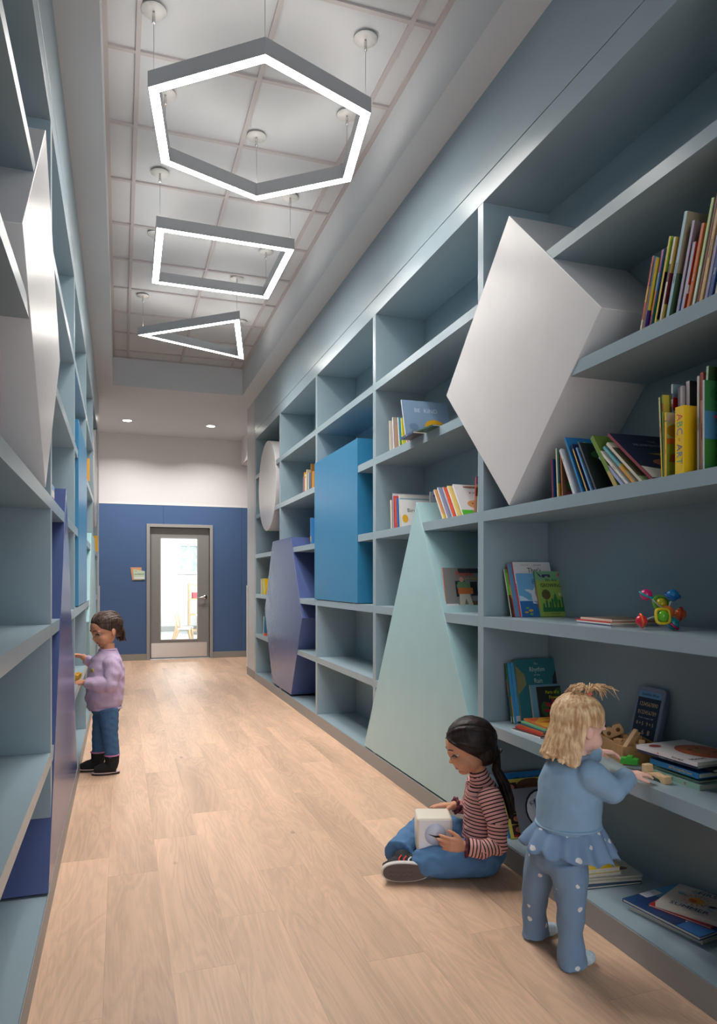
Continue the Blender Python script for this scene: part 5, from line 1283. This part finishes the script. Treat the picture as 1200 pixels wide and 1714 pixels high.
b = MB(); b.prism([(-0.030, -0.010), (0.030, -0.010), (0.030, 0.012), (0.012, 0.012), (0.010, 0.020), (-0.008, 0.020), (-0.010, 0.012), (-0.030, 0.012)], 'y', -0.014, 0.014, GB, Matrix.Translation((1.735, 2.115, tz + 0.028)) @ Matrix.Rotation(-0.9, 4, 'Z'))
tag(b.build('toy_block', None, bevel=0.002), 'bright green toy block at the toddler’s hand'.replace('’', "'"), 'toy block')
b = MB()
MbL = Matrix.Translation((1.722, 1.966, tz)) @ Matrix.Rotation(math.radians(95), 4, 'Z')
b.prism([(0.050, 0), (0.050, 0.046), (0.028, 0.046), (0.026, 0.022), (0.0, 0.026), (-0.028, 0.020), (-0.030, 0.024), (-0.052, 0.024), (-0.052, 0.0), (-0.034, 0.0), (-0.026, 0.010), (0.0, 0.016), (0.018, 0.011), (0.024, 0.0)], 'y', -0.015, 0.015, mat('light_block', (222, 184, 142), 0.55, noise=0.06, nscale=50), MbL)
tag(b.build('toy_block', None, bevel=0.0015), 'pale wooden arch block standing alone at the shelf edge', 'toy block')
# number board against the back
Mb = Matrix.Translation((1.928, 2.285, tz)) @ Matrix.Rotation(-PI/2 + 0.03, 4, 'Z') @ Matrix.Rotation(-math.radians(14.5), 4, 'X')
nb = thing('number_board', 'grey-framed dark blue number board leaning against the back of the shelf', 'toy', Mb.translation, Mb.to_euler())
def rrect(w_, h_, r_, z0=0.0):
    out = []
    for cx, cz, a0_ in ((w_/2 - r_, h_ - r_, 0), (-w_/2 + r_, h_ - r_, PI/2), (-w_/2 + r_, r_, PI), (w_/2 - r_, r_, 3*PI/2)):
        for q in range(6): out.append((cx + r_*math.cos(a0_ + q*PI/10), z0 + cz + r_*math.sin(a0_ + q*PI/10)))
    return out
b = MB(); b.prism(rrect(0.150, 0.262, 0.016), 'y', -0.010, 0.0); b.build('frame', mat('board_grey', (128, 142, 168), 0.5), nb, bevel=0.002)
b = MB(); b.prism(rrect(0.150, 0.262, 0.016), 'y', 0.001, 0.016); bb_ = b.build('back_tray', mat('board_grey_back', (112, 124, 150), 0.5), nb, bevel=0.002)
b = MB(); b.box(-0.060, 0.060, -0.0112, -0.0101, 0.022, 0.218); b.build('board_face', flat((22, 32, 56)), nb)
b = MB(); b.box(-0.060, 0.060, -0.0112, -0.0101, 0.2185, 0.243); b.build('header_strip', flat((104, 160, 206)), nb)
b = MB(); RX = Matrix.Rotation(PI/2, 4, 'X')
text_mesh(b, 'Sumdoku Wow', 0.014, flat((20, 26, 34)), Matrix.Translation((0, -0.0116, 0.231)) @ RX, 0.0002)
text_mesh(b, '1234567890', 0.023, flat((206, 178, 134)), Matrix.Translation((0, -0.0116, 0.192)) @ RX, 0.0002, sx=0.86)
text_mesh(b, '0123456789', 0.023, flat((196, 170, 130)), Matrix.Translation((0, -0.0116, 0.160)) @ RX, 0.0002, sx=0.86)
text_mesh(b, 'Count, compare, add', 0.009, flat((170, 176, 190)), Matrix.Translation((0, -0.0116, 0.139)) @ RX, 0.0002)
text_mesh(b, '8 + 5   9 + 5', 0.021, flat((206, 178, 134)), Matrix.Translation((0, -0.0116, 0.116)) @ RX, 0.0002, sx=0.85)
text_mesh(b, '6  8', 0.028, flat((206, 178, 134)), Matrix.Translation((0.012, -0.0116, 0.083)) @ RX, 0.0002)
text_mesh(b, '2 = 0', 0.026, flat((206, 178, 134)), Matrix.Translation((0.010, -0.0116, 0.050)) @ RX, 0.0002)
b.build('digits', None, nb)
# stack at the right end of the block shelf
g = 'books in the stack at the right end of the block shelf'
z = ZK[1]
for T, W, H, c, s, yw, dx, dy, lab, sp, art in (
  (0.017, 0.20, 0.25, (166, 196, 176), (150, 190, 172), 0.02, 0.0, 0.0, 'pale green hardcover at the bottom of the right-hand stack', [('t', (40, 60, 50), ('WELCOME HOME', 0.62, 0.6)), ('t', (190, 60, 50), ('@', 0.25, 0.6))], ()),
  (0.006, 0.19, 0.20, (150, 170, 140), (140, 180, 160), 0.0, 0.015, 0.02, 'thin sage book above the pale green one in the stack', (), ()),
  (0.011, 0.19, 0.19, (70, 90, 110), (60, 84, 110), 0.0, 0.03, 0.035, 'slate blue book in the middle of the right-hand stack', (), ()),
  (0.018, 0.20, 0.215, (40, 120, 180), (44, 128, 186), 0.03, 0.0, 0.005, 'bright blue book titled All Through My Town', [('t', (240, 196, 50), ('All Through My Town', 0.36, 0.62))], ()),
  (0.012, 0.185, 0.20, (30, 60, 50), (24, 32, 46), 0.05, 0.045, -0.01, 'dark green-black book near the top of the right-hand stack', (), ()),
  (0.009, 0.22, 0.26, (40, 60, 96), (34, 52, 86), 0.06, -0.005, 0.005, 'navy book second from the top of the stack', [('t', (190, 196, 206), ('First Big Book of Dinosaurs', 0.5, 0.62))], ()),
  (0.014, 0.22, 0.27, (220, 214, 214), (224, 218, 220), 0.05, -0.01, 0.0, 'white book with an orange circle on top of the stack', [('t', (70, 50, 50), ('PIZZA NIGHT', 0.3, 0.6)), ('t', (206, 70, 50), ('@', 0.62, 0.6))], [('e', (190, 86, 50), (0.62, 0.40, 0.36, 0.36)), ('e', (206, 110, 60), (0.62, 0.40, 0.30, 0.30)), ('e', (200, 140, 60), (0.60, 0.42, 0.10, 0.10)), ('e', (150, 50, 50), (0.20, 0.84, 0.10, 0.07)), ('e', (60, 34, 30), (0.5, 0.5, 0.03, 0.02)), ('e', (60, 34, 30), (0.75, 0.3, 0.03, 0.02)), ('e', (60, 34, 30), (0.7, 0.55, 0.02, 0.03)), ('t', (30, 26, 26), ('Moon', 0.16, 0.12, 0.10, 1.0))])):
    book((1.768 + dx, 1.822 + dy, z), W, H, T, c, s, 0, yw, art, sp, lab, g, flatlay=True); z += T + 0.0008

# ---- bottom shelf
g = 'face-out books behind the toddler on the bottom shelf'
book((1.685, 2.875, ZK[0]), 0.26, 0.285, 0.008, (40, 128, 200), (60, 150, 210), 0.42, 0, [('t', (24, 40, 90), ("I'm'great!", 0.62, 0.88, 0.12))], (), 'large bright blue book behind the yellow face-out book', g)
book((1.690, 2.858, ZK[0]), 0.24, 0.262, 0.007, (206, 190, 90), (196, 180, 80), 0.42, 0,
     [('e', (96, 66, 44), (0.66, 0.86, 0.34, 0.13)), ('e', (130, 90, 62), (0.7, 0.80, 0.22, 0.08))] + [q for k in range(5) for q in (('r', (44, 26, 30) if k % 2 else (60, 34, 40), (0.06, 0.78 - k*0.18, 0.34, 0.94 - k*0.18)), ('e', (196, 130, 110), (0.2, 0.86 - k*0.18, 0.08, 0.05)))] + [('r', (150, 34, 40), (0.06, 0.02, 0.5, 0.06))], (), 'yellow book with small portrait pictures, on the bottom shelf', g)
book((1.715, 2.800, ZK[0]), 0.22, 0.235, 0.009, (112, 116, 128), (96, 100, 112), 0.42, 0, [('e', (24, 26, 40), (0.62, 0.56, 0.42, 0.40)), ('e', (206, 210, 220), (0.62, 0.56, 0.38, 0.36)), ('t', (40, 44, 60), ('Kittens', 0.5, 0.76, 0.12, 1.0, 0.5)), ('p', (34, 44, 130), [(0.45, 0.55), (0.45, 0.78), (0.52, 0.70), (0.6, 0.78), (0.66, 0.5)])], [('t', (190, 190, 200), ('KITTENS', 0.5, 0.6))], 'grey book with a round white Kittens emblem', g)
g = 'books stacked flat behind the toddler, below the block tray'
z = ZK[0]
for T, W, H, c, s, yw, x, y, lab, art in (
  (0.010, 0.235, 0.245, (30, 66, 96), (50, 90, 130), -0.10, 1.690, 2.300, 'dark blue paperback at the bottom of the yellow-topped stack', ()),
  (0.007, 0.235, 0.230, (206, 200, 190), (214, 208, 200), -0.16, 1.700, 2.320, 'white thin book, second from the bottom of the yellow-topped stack', ()),
  (0.008, 0.24, 0.25, (190, 190, 180), (210, 204, 194), -0.16, 1.705, 2.330, 'grey-covered picture book under the yellow board book', [('e', (110, 66, 60), (0.8, 0.3, 0.1, 0.06)), ('t', (100, 70, 60), ('Quiet', 0.75, 0.8, 0.07))]),
  (0.012, 0.175, 0.205, (222, 216, 206), (222, 214, 204), -0.08, 1.692, 2.335, 'white board book directly under the yellow board book', ()),
  (0.020, 0.170, 0.195, (232, 196, 40), (224, 216, 206), -0.08, 1.690, 2.336, 'yellow board book with a purple shape on top of its stack', [('p', (120, 96, 140), [(0.05, 0.30), (0.25, 0.62), (0.6, 0.42), (0.62, 0.26), (0.2, 0.22)]), ('e', (64, 130, 150), (0.62, 0.78, 0.34, 0.08)), ('t', (206, 60, 60), ('COLORS', 0.58, 0.88, 0.11)), ('t', (60, 60, 90), ('little library', 0.62, 0.77, 0.06)), ('t', (90, 70, 120), ('~', 0.75, 0.5, 0.15)), ('e', (240, 200, 150), (0.2, 0.08, 0.12, 0.05))])):
    book((x, y, z), W, H, T, c, s, 0, yw, art, (), lab, g, flatlay=True, board=T > 0.015); z += T + 0.0008
g = 'books stacked flat at the right end of the bottom shelf'
z = ZK[0]
for T, W, H, c, s, yw, x, y, lab, art in (
  (0.024, 0.285, 0.230, (226, 218, 210), (226, 216, 206), -1.38, 1.735, 2.112, 'thick white book at the bottom of the summer stack', ()),
  (0.012, 0.315, 0.270, (34, 70, 120), (30, 50, 90), -1.42, 1.715, 2.128, 'navy and sky-blue hardcover under the summer books', [('r', (90, 156, 206), (0.0, 0.45, 1, 1)), ('p', (210, 216, 226), [(0, 0.3), (0, 0.6), (0.12, 0.6), (0.12, 0.3)]), ('e', (206, 220, 232), (0.8, 0.25, 0.12, 0.10)), ('r', (30, 60, 110), (0.12, 0.0, 0.7, 0.35)), ('r', (60, 120, 190), (0.72, 0.0, 1, 0.3))]),
  (0.008, 0.215, 0.215, (186, 40, 46), (200, 196, 190), -1.22, 1.760, 2.045, 'thin red and white book under the sun book', ()),
  (0.017, 0.205, 0.212, (216, 206, 196), (214, 204, 194), -1.12, 1.765, 2.020, 'board book titled FIRST SUMMER with a painted sun, on top', [('e', (232, 164, 40), (0.48, 0.50, 0.13, 0.12))] + [('p', (226, 120, 60), [(0.48 + 0.17*math.cos(a - 0.07), 0.50 + 0.16*math.sin(a - 0.07)), (0.48 + 0.28*math.cos(a), 0.50 + 0.27*math.sin(a)), (0.48 + 0.17*math.cos(a + 0.07), 0.50 + 0.16*math.sin(a + 0.07))]) for a in [k*PI/8 for k in range(16)]] + [('e', (216, 90, 50), (0.44, 0.46, 0.06, 0.05)), ('t', (34, 62, 100), ('FIRST', 0.60, 0.82, 0.17)), ('t', (60, 90, 120), ("MY BABY'S", 0.55, 0.94, 0.055)), ('t', (34, 62, 100), ('SUMMER', 0.5, 0.14, 0.16)), ('e', (150, 180, 200), (0.2, 0.62, 0.07, 0.04)), ('e', (150, 180, 200), (0.84, 0.60, 0.06, 0.04)), ('e', (150, 180, 200), (0.78, 0.30, 0.06, 0.035)), ('p', (46, 70, 44), [(0.70, 0.40), (0.80, 0.46), (0.86, 0.44), (0.76, 0.36)]), ('e', (150, 180, 200), (0.35, 0.80, 0.06, 0.03))])):
    book((x, y, z), W, H, T, c, s, 0, yw, art, (), lab, g, flatlay=True, board=T > 0.015); z += T + 0.0008

# ---- second bay of the right wall
g = 'picture books left of the diamond, upper shelf'
row([
 (4.372, 0.012, 0.215, (214, 200, 170), (206, 198, 190), 'cream', dict(lean=0.07, art=[('r', (110, 90, 160), (0.2, 0.05, 0.6, 0.6)), ('e', (220, 214, 214), (0.5, 0.6, 0.14, 0.1))])),
 (4.300, 0.012, 0.225, (222, 220, 220), (176, 160, 146), 'white-spined', dict(lean=0.12, W=0.19, art=[('r', (210, 206, 204), (0.2, 0, 1, 0.6))])),
 (4.262, 0.007, 0.165, (36, 84, 160), (200, 160, 130), 'short royal blue', dict(lean=0.12, x=1.67)),
 (4.205, 0.012, 0.205, (224, 222, 224), (70, 150, 190), 'white and sky-blue', dict(lean=0.14, W=0.18, art=[('e', (214, 120, 80), (0.5, 0.7, 0.2, 0.1)), ('r', (120, 160, 70), (0, 0, 1, 0.25))])),
 (4.150, 0.012, 0.190, (214, 206, 90), (190, 200, 60), 'lime green', dict(lean=0.16, W=0.16, art=[('t', (60, 80, 20), ('good', 0.5, 0.7, 0.2)), ('t', (60, 80, 20), ('food', 0.5, 0.5, 0.2))])),
 (4.080, 0.014, 0.245, (222, 190, 206), (214, 110, 110), 'pink-spined', dict(lean=0.16)),
 (4.045, 0.012, 0.235, (176, 200, 190), (130, 140, 90), 'sage', dict(lean=0.17, art=[('e', (206, 70, 50), (0.1, 0.85, 0.08, 0.04))])),
 (3.985, 0.008, 0.255, (206, 110, 100), (70, 80, 130), 'coral-spined', dict(lean=0.18)),
 (3.960, 0.007, 0.225, (110, 190, 90), (50, 60, 90), 'bright green-edged', dict(lean=0.18)),
], ZK[4] + 0.0, 'on the shelf left of the diamond', g)
z = ZK[4]
book((1.575, 3.735, z), 0.27, 0.20, 0.014, (72, 60, 66), (60, 80, 120), 0, -0.04, (), [('t', (200, 200, 210), ('QUEST', 0.5, 0.6))], 'dark book lying flat and overhanging the shelf edge', None, flatlay=True)
book((1.60, 3.52, z), 0.22, 0.175, 0.008, (40, 84, 70), (50, 90, 70), 0, 0.1, (), (), 'dark green book lying flat under the fallen blue book', None, flatlay=True)
book((1.590, 3.885, z + 0.0155), 0.30, 0.235, 0.010, (116, 140, 166), (206, 210, 220), 0.30, 0,
     [('t', (180, 190, 204), ('BE  KIND', 0.50, 0.72, 0.16, 1.0)), ('e', (196, 150, 30), (0.66, 0.28, 0.22, 0.20)), ('e', (34, 28, 30), (0.52, 0.14, 0.10, 0.12)), ('e', (206, 160, 140), (0.60, 0.06, 0.08, 0.06)), ('e', (96, 120, 146), (0.2, 0.25, 0.1, 0.1))], (), 'misty blue book titled BE KIND leaning left of the diamond', None)
g = 'books around the tip of the mint triangle'
row([
 (4.350, 0.012, 0.195, (226, 212, 170), (214, 212, 210), 'cream-spined', dict(lean=0.07, W=0.22)),
 (4.315, 0.008, 0.235, (40, 40, 48), (210, 210, 216), 'white-covered black-spined', dict(lean=0.08, W=0.26)),
 (4.290, 0.010, 0.215, (110, 60, 120), (226, 70, 90), 'pink and purple', dict(lean=0.08, W=0.16)),
 (4.262, 0.010, 0.205, (230, 110, 50), (226, 90, 60), 'orange', dict(lean=0.09, W=0.16)),
 (4.235, 0.011, 0.195, (60, 120, 190), (60, 120, 190), 'blue-spined', dict(lean=0.08, W=0.17, sp=[('r', (220, 90, 50), (0.08, 0.16))])),
 (4.195, 0.012, 0.212, (214, 214, 206), (166, 196, 206), 'large face-out STARS', dict(lean=0.09, W=0.25, art=[('r', (220, 212, 190), (0, 0, 1, 0.6)), ('t', (40, 34, 30), ('STARS', 0.38, 0.45, 0.22)), ('r', (220, 220, 216), (0, 0.9, 1, 1))])),
 (4.120, 0.008, 0.180, (214, 200, 190), (220, 218, 216), 'white sketchy', dict(lean=0.24, x=1.665, W=0.2, art=[('t', (60, 60, 64), ('Birds', 0.4, 0.6, 0.2)), ('e', (226, 170, 50), (0.12, 0.3, 0.1, 0.15))])),
 (3.985, 0.010, 0.165, (60, 60, 60), (214, 170, 50), 'yellow and green', dict(lean=0.15, x=1.80, W=0.2, art=[('r', (40, 130, 80), (0, 0.3, 0.4, 1)), ('r', (180, 60, 50), (0.6, 0.7, 0.9, 0.9))])),
 (3.905, 0.006, 0.200, (190, 188, 196), (176, 176, 186), 'grey-lilac tall', dict(lean=0.05, x=1.76, W=0.22, art=[('r', (110, 80, 140), (0.1, 0.85, 0.9, 0.92))])),
], ZK[3], 'beside the mint triangle tip', g)
g = 'books leaning right of the mint triangle tip'
row([
 (3.560, 0.012, 0.215, (222, 216, 212), (220, 160, 110), 'white and orange-striped', dict(lean=0.62, W=0.2, art=[('r', (230, 200, 80), (0, 0, 1, 0.15))])),
 (3.505, 0.010, 0.225, (224, 222, 226), (150, 160, 190), 'white-spined', dict(lean=0.62, W=0.22)),
 (3.440, 0.010, 0.215, (190, 200, 220), (228, 104, 76), 'coral', dict(lean=0.62, W=0.2, art=[('e', (50, 44, 110), (0.75, 0.3, 0.16, 0.14))])),
 (3.385, 0.010, 0.215, (226, 220, 214), (232, 206, 130), 'pale yellow', dict(lean=0.62, W=0.2, art=[('e', (190, 140, 90), (0.5, 0.4, 0.3, 0.1)), ('e', (110, 120, 180), (0.6, 0.2, 0.1, 0.08))])),
 (3.320, 0.010, 0.215, (226, 222, 222), (214, 210, 212), 'white cookie-pictured', dict(lean=0.62, W=0.26, art=[('r', (84, 176, 50), (0, 0, 1, 0.17)), ('e', (206, 148, 100), (0.35, 0.36, 0.17, 0.13)), ('e', (90, 50, 30), (0.3, 0.38, 0.02, 0.02)), ('e', (90, 50, 30), (0.42, 0.34, 0.02, 0.02)), ('t', (150, 60, 60), ('IF YOU GIVE', 0.5, 0.72, 0.09)), ('t', (150, 60, 60), ('A COOKIE', 0.6, 0.6, 0.09)), ('e', (160, 110, 80), (0.4, 0.92, 0.2, 0.03))])),
 (3.190, 0.008, 0.185, (206, 84, 80), (206, 180, 170), 'upright red-spined', dict(lean=-0.10, W=0.18, art=[('r', (150, 100, 160), (0, 0.8, 1, 1)), ('r', (110, 56, 30), (0, 0.48, 1, 0.72)), ('e', (214, 170, 50), (0.35, 0.26, 0.2, 0.14))])),
 (3.155, 0.008, 0.12, (226, 222, 214), (214, 200, 120), 'small upright white', dict(lean=-0.08, W=0.15)),
], ZK[3], 'to the right of the mint triangle tip', g)
g = 'face-out books on the mint triangle slope'
book((1.668, 3.578, ZK[2]), 0.26, 0.268, 0.007, (110, 176, 60), (190, 210, 190), 0.27, 0,
     [('r', (60, 140, 60), (0, 0.7, 1, 1)), ('e', (150, 200, 70), (0.3, 0.75, 0.2, 0.12)), ('e', (180, 206, 90), (0.25, 0.5, 0.14, 0.1)), ('p', (70, 50, 48), [(0.12, 0.0), (0.12, 0.3), (0.02, 0.5), (0.06, 0.52), (0.16, 0.36), (0.28, 0.6), (0.32, 0.58), (0.26, 0.3), (0.28, 0.0)]), ('r', (214, 208, 210), (0, 0.08, 0.4, 0.17)), ('r', (40, 70, 56), (0, 0, 1, 0.07)), ('e', (226, 210, 60), (0.2, 0.52, 0.08, 0.05))], (), 'green leafy tree-covered book behind the People book', g)
book((1.672, 3.492, ZK[2]), 0.30, 0.248, 0.008, (134, 132, 130), (206, 110, 70), 0.26, 0,
     [('r', (60, 62, 70), (0.3, 0.88, 1, 0.98)), ('r', (40, 42, 46), (0.22, 0.34, 0.42, 0.70)), ('r', (40, 42, 46), (0.52, 0.36, 0.66, 0.68)), ('r', (190, 178, 160), (0, 0.0, 1, 0.12)), ('r', (110, 84, 60), (0.5, 0.12, 1, 0.24)),
      ('t', (226, 62, 30), ('People', 0.42, 0.86, 0.15)), ('t', (220, 180, 40), ('in My Neighborhood', 0.62, 0.755, 0.055)), ('p', (206, 196, 178), [(0.26, 0.05), (0.28, 0.42), (0.48, 0.42), (0.56, 0.05), (0.48, 0.05), (0.40, 0.3), (0.34, 0.05)]), ('p', (104, 140, 100), [(0.24, 0.58), (0.28, 0.68), (0.44, 0.68), (0.52, 0.60), (0.46, 0.44), (0.28, 0.44)]), ('e', (206, 150, 130), (0.35, 0.73, 0.045, 0.06)), ('r', (196, 112, 62), (0.26, 0.40, 0.56, 0.54)), ('r', (226, 222, 222), (0.0, 0.09, 0.24, 0.18)),
      ('p', (30, 30, 34), [(0.70, 0.08), (0.70, 0.34), (0.84, 0.34), (0.86, 0.08)]), ('p', (222, 214, 150), [(0.68, 0.34), (0.70, 0.48), (0.82, 0.48), (0.84, 0.34)]), ('e', (110, 66, 50), (0.75, 0.53, 0.035, 0.05)), ('r', (196, 120, 84), (0.66, 0.30, 0.88, 0.38)), ('p', (150, 180, 206), [(0.84, 0.40), (0.86, 0.62), (1.0, 0.62), (1.0, 0.40)]), ('e', (70, 44, 38), (0.90, 0.68, 0.05, 0.05))], (), 'grey book titled People with a man in a green shirt', g)
# ---- third to fifth bays of the right wall, few books
book((1.648, 5.045, ZK[2]), 0.30, 0.262, 0.030, (222, 218, 214), (226, 214, 180), 0.06, 0,
     [('r', (206, 204, 30), (0.07, 0.14, 1, 0.90)), ('t', (24, 28, 80), ('All', 0.25, 0.76, 0.14)), ('r', (30, 120, 200), (0.20, 0.10, 1, 0.70)), ('e', (80, 50, 40), (0.42, 0.52, 0.16, 0.12)), ('e', (80, 50, 40), (0.62, 0.48, 0.26, 0.18)), ('e', (176, 96, 60), (0.62, 0.36, 0.18, 0.15)), ('p', (176, 96, 60), [(0.3, 0.12), (0.36, 0.28), (0.6, 0.30), (0.6, 0.12)]), ('p', (236, 176, 40), [(0.42, 0.02), (0.44, 0.16), (0.9, 0.16), (0.9, 0.02)]), ('r', (240, 200, 100), (0.22, 0.60, 1, 0.68)), ('e', (232, 130, 40), (0.14, 0.28, 0.05, 0.10)), ('r', (218, 216, 226), (0.02, 0.07, 0.40, 0.15)), ('e', (196, 130, 200), (0.45, 0.5, 0.03, 0.02)), ('t', (120, 90, 50), ('again', 0.6, 0.645, 0.05))],
     [('r', (230, 150, 90), (0.18, 0.82))], 'yellow picture book titled All beside the blue square', None)
g = 'books beside the top of the blue square'
row([
 (6.70, 0.010, 0.165, (214, 208, 204), (60, 50, 60), 'thin white-spined', dict(lean=-0.04)),
 (6.66, 0.016, 0.205, (176, 70, 130), (226, 160, 50), 'orange-topped purple', dict(lean=-0.03, sp=[('r', (232, 170, 60), (0.75, 1.0))])),
 (6.615, 0.022, 0.180, (226, 222, 214), (214, 206, 190), 'white', dict(lean=-0.03, sp=[('r', (40, 140, 80), (0.8, 0.9))])),
 (6.56, 0.022, 0.215, (206, 196, 130), (190, 180, 160), 'tan', dict(lean=-0.02)),
 (6.48, 0.020, 0.175, (190, 206, 214), (90, 120, 180), 'pale blue', dict(lean=-0.02, art=[('e', (60, 120, 110), (0.5, 0.6, 0.2, 0.15))])),
 (6.42, 0.020, 0.245, (150, 110, 40), (140, 100, 40), 'tall brown', dict(lean=0.0)),
 (6.36, 0.014, 0.170, (230, 170, 90), (226, 160, 80), 'orange-edged', dict(lean=0.0)),
], ZK[4], 'beside the blue square', g)
book((1.655, 6.335, ZK[3]), 0.2, 0.24, 0.03, (60, 130, 190), (50, 110, 180), 0.02, 0, (), [('r', (220, 180, 60), (0.1, 0.3))], 'blue book half hidden by the left edge of the blue square', None)
g = 'books beside the far side of the indigo hexagon'
row([
 (8.90, 0.05, 0.19, (222, 214, 222), (226, 190, 40), 'white-spined', dict()),
 (8.80, 0.09, 0.195, (190, 196, 60), (190, 196, 60), 'lime green', dict()),
 (8.69, 0.05, 0.195, (244, 196, 30), (244, 196, 30), 'bright yellow', dict(sp=[('r', (210, 206, 220), (0.25, 0.8))])),
], ZK[2], 'beyond the indigo hexagon', g)
book((1.66, 8.60, ZK[1]), 0.2, 0.235, 0.03, (60, 130, 160), (214, 208, 196), -0.10, 0, (('r', (230, 96, 40), (0, 0, 1, 0.14)),), (), 'white and teal book low beyond the indigo hexagon', None)

# ---- ball toy on the right wall
bt = thing('ball_toy', 'multicoloured plastic toy of linked balls on the shelf right of the magazines', 'toy', (1.80, 2.03, ZK[2]), (0, 0, -math.radians(18.5076)))
def P3(u, v, dd=0.0): return Vector(((u - 1112)/484.0, dd, (1057 - v)/484.0))
plast = lambda c: mat('plastic_%d_%d_%d' % c, c, 0.22, coat=0.3)
spec_ = [('magenta', (1090, 998, 0.02), (206, 34, 110), 0.0205, (30, 150, 160)), ('blue', (1133, 999, 0.01), (24, 130, 200), 0.0215, (20, 110, 190)), ('yellow', (1122, 1014, 0.05), (206, 196, 40), 0.021, (110, 190, 60)),
         ('lime', (1105, 1033, -0.045), (110, 196, 40), 0.0200, (240, 206, 40)), ('red', (1078, 1042, 0.0), (214, 40, 56), 0.0205, (232, 90, 40)), ('teal', (1127, 1046, -0.02), (30, 146, 160), 0.0215, (206, 40, 110)), ('orange', (1146, 1031, 0.01), (236, 104, 36), 0.0205, (206, 40, 40))]
core = P3(1122, 1028, 0.0)
b = MB(); b.ball(core, 0.024, plast((240, 120, 40)), 20, 14); b.build('core_ball', None, bt, label='orange centre ball')
axes = {'magenta': (0.35, -0.3, 0.9), 'blue': (0.1, -0.35, 1), 'yellow': (0.1, -1, 0.5), 'lime': (0.1, -1, 0.15), 'red': (1, -0.15, 0.12), 'teal': (0.7, -0.5, 0.8), 'orange': (1, -0.2, -0.15)}
for nm, (u, v, dd), c, r_, rc in spec_:
    p = P3(u, v, dd); p.z = max(p.z, r_ + 0.0006)
    b = MB(); b.ball(p, r_, plast(c), 20, 14)
    ball_o = b.build('ball', None, bt, label=nm + ' ball')
    q = Vector(axes[nm]).to_track_quat('Z', 'Y').to_matrix().to_4x4()
    b = MB()
    if nm == 'lime': b.torus(p, r_*1.22, 0.0055, plast(rc), q, 36, 8, 0, 9, 4.0)
    elif nm == 'yellow': b.torus(p, r_*1.35, 0.006, plast(rc), q, 36, 8, 0.05, 3)
    else: b.torus(p, r_*1.12, 0.0042, plast(rc), q, 40, 8, 0.03, 14)
    zmin = min(v_.co.z for v_ in b.bm.verts)
    if zmin < 0: bmesh.ops.translate(b.bm, verts=b.bm.verts[:], vec=(0, 0, -zmin + 0.0004))
    rg = b.build('ring', None, bt, label='%s ring' % nm)
    b = MB(); b.tube([core, p], 0.0026, n=8); b.build('rod', mat('clear_rod', (200, 202, 206), 0.2), bt)

# ---- left wall
def lbook(y, z, W, H, T, c, s, lab, lean=0.0, x=XL - 0.03, grp=None, flatlay=False, sp=()):
    return book((x, y, z), W, H, T, c, s, lean, 0, (), sp, lab, grp, flatlay=flatlay, mirror=True)
lbook(6.44, ZK[4], 0.2, 0.19, 0.05, (236, 166, 40), (240, 172, 50), 'orange-yellow book high on the left bookcase beyond the blue square', sp=[('r', (226, 140, 40), (0.3, 0.5))], x=XL + 0.012)
g = 'books lying behind the tip of the indigo triangle'
z = ZK[3]
for k, (c, s, T, lab) in enumerate((((60, 90, 150), (50, 80, 140), 0.03, 'blue book at the bottom of the stack behind the indigo triangle tip'), ((220, 216, 210), (222, 216, 210), 0.03, 'white book in the middle of the stack behind the indigo triangle tip'), ((206, 60, 60), (120, 160, 200), 0.022, 'red and blue book topping the stack behind the indigo triangle tip'))):
    lbook(3.24, z, 0.22, 0.20, T, c, s, lab, grp=g, flatlay=True, x=XL - 0.02); z += T + 0.001
lbook(1.93, ZK[3], 0.2, 0.24, 0.03, (190, 110, 120), (206, 120, 130), 'pink book at the left image edge on the left bookcase', x=XL - 0.02)
lbook(8.95, ZK[3], 0.16, 0.15, 0.05, (190, 50, 60), (214, 206, 206), 'red and white book near the far end of the left bookcase', x=XL + 0.005, sp=[('r', (190, 40, 60), (0.0, 0.15)), ('r', (190, 40, 60), (0.85, 1.0))])
lbook(8.82, ZK[3], 0.14, 0.185, 0.025, (236, 176, 40), (236, 176, 40), 'yellow book next to the red and white one, far left bookcase', x=XL + 0.012)
# crinkled yellow toy bowl by the standing girl
t = thing('toy_bowl', 'crinkled yellow toy bowl at the hand of the person in lilac', 'toy', (-0.292, 5.105, ZK[1]))
b = MB(); rows = []
for j in range(7):
    tt = j/6; ring = []
    for k in range(40):
        a_ = 2*PI*k/40; r_ = (0.022 + 0.030*tt**0.7)*(1 + 0.10*tt*math.sin(9*a_ + j))
        ring.append(b.bm.verts.new((r_*math.cos(a_), r_*math.sin(a_), 0.004 + 0.050*tt + 0.006*tt*math.sin(7*a_))))
    rows.append(ring)
for A_, B_ in zip(rows, rows[1:]):
    for k in range(40): b.face([A_[k], A_[(k+1) % 40], B_[(k+1) % 40], B_[k]], None, True)
b.face(list(reversed(rows[0])))
o = b.build('bowl', mat('crinkled_yellow', (240, 186, 70), 0.6, bump=0.4, bscale=120), t); s = o.modifiers.new('s', 'SOLIDIFY'); s.thickness = 0.003
b = MB(); b.ball((0, 0, 0.036), (0.036, 0.036, 0.012), flat((250, 206, 90)), 16, 8); b.build('filling', None, t)
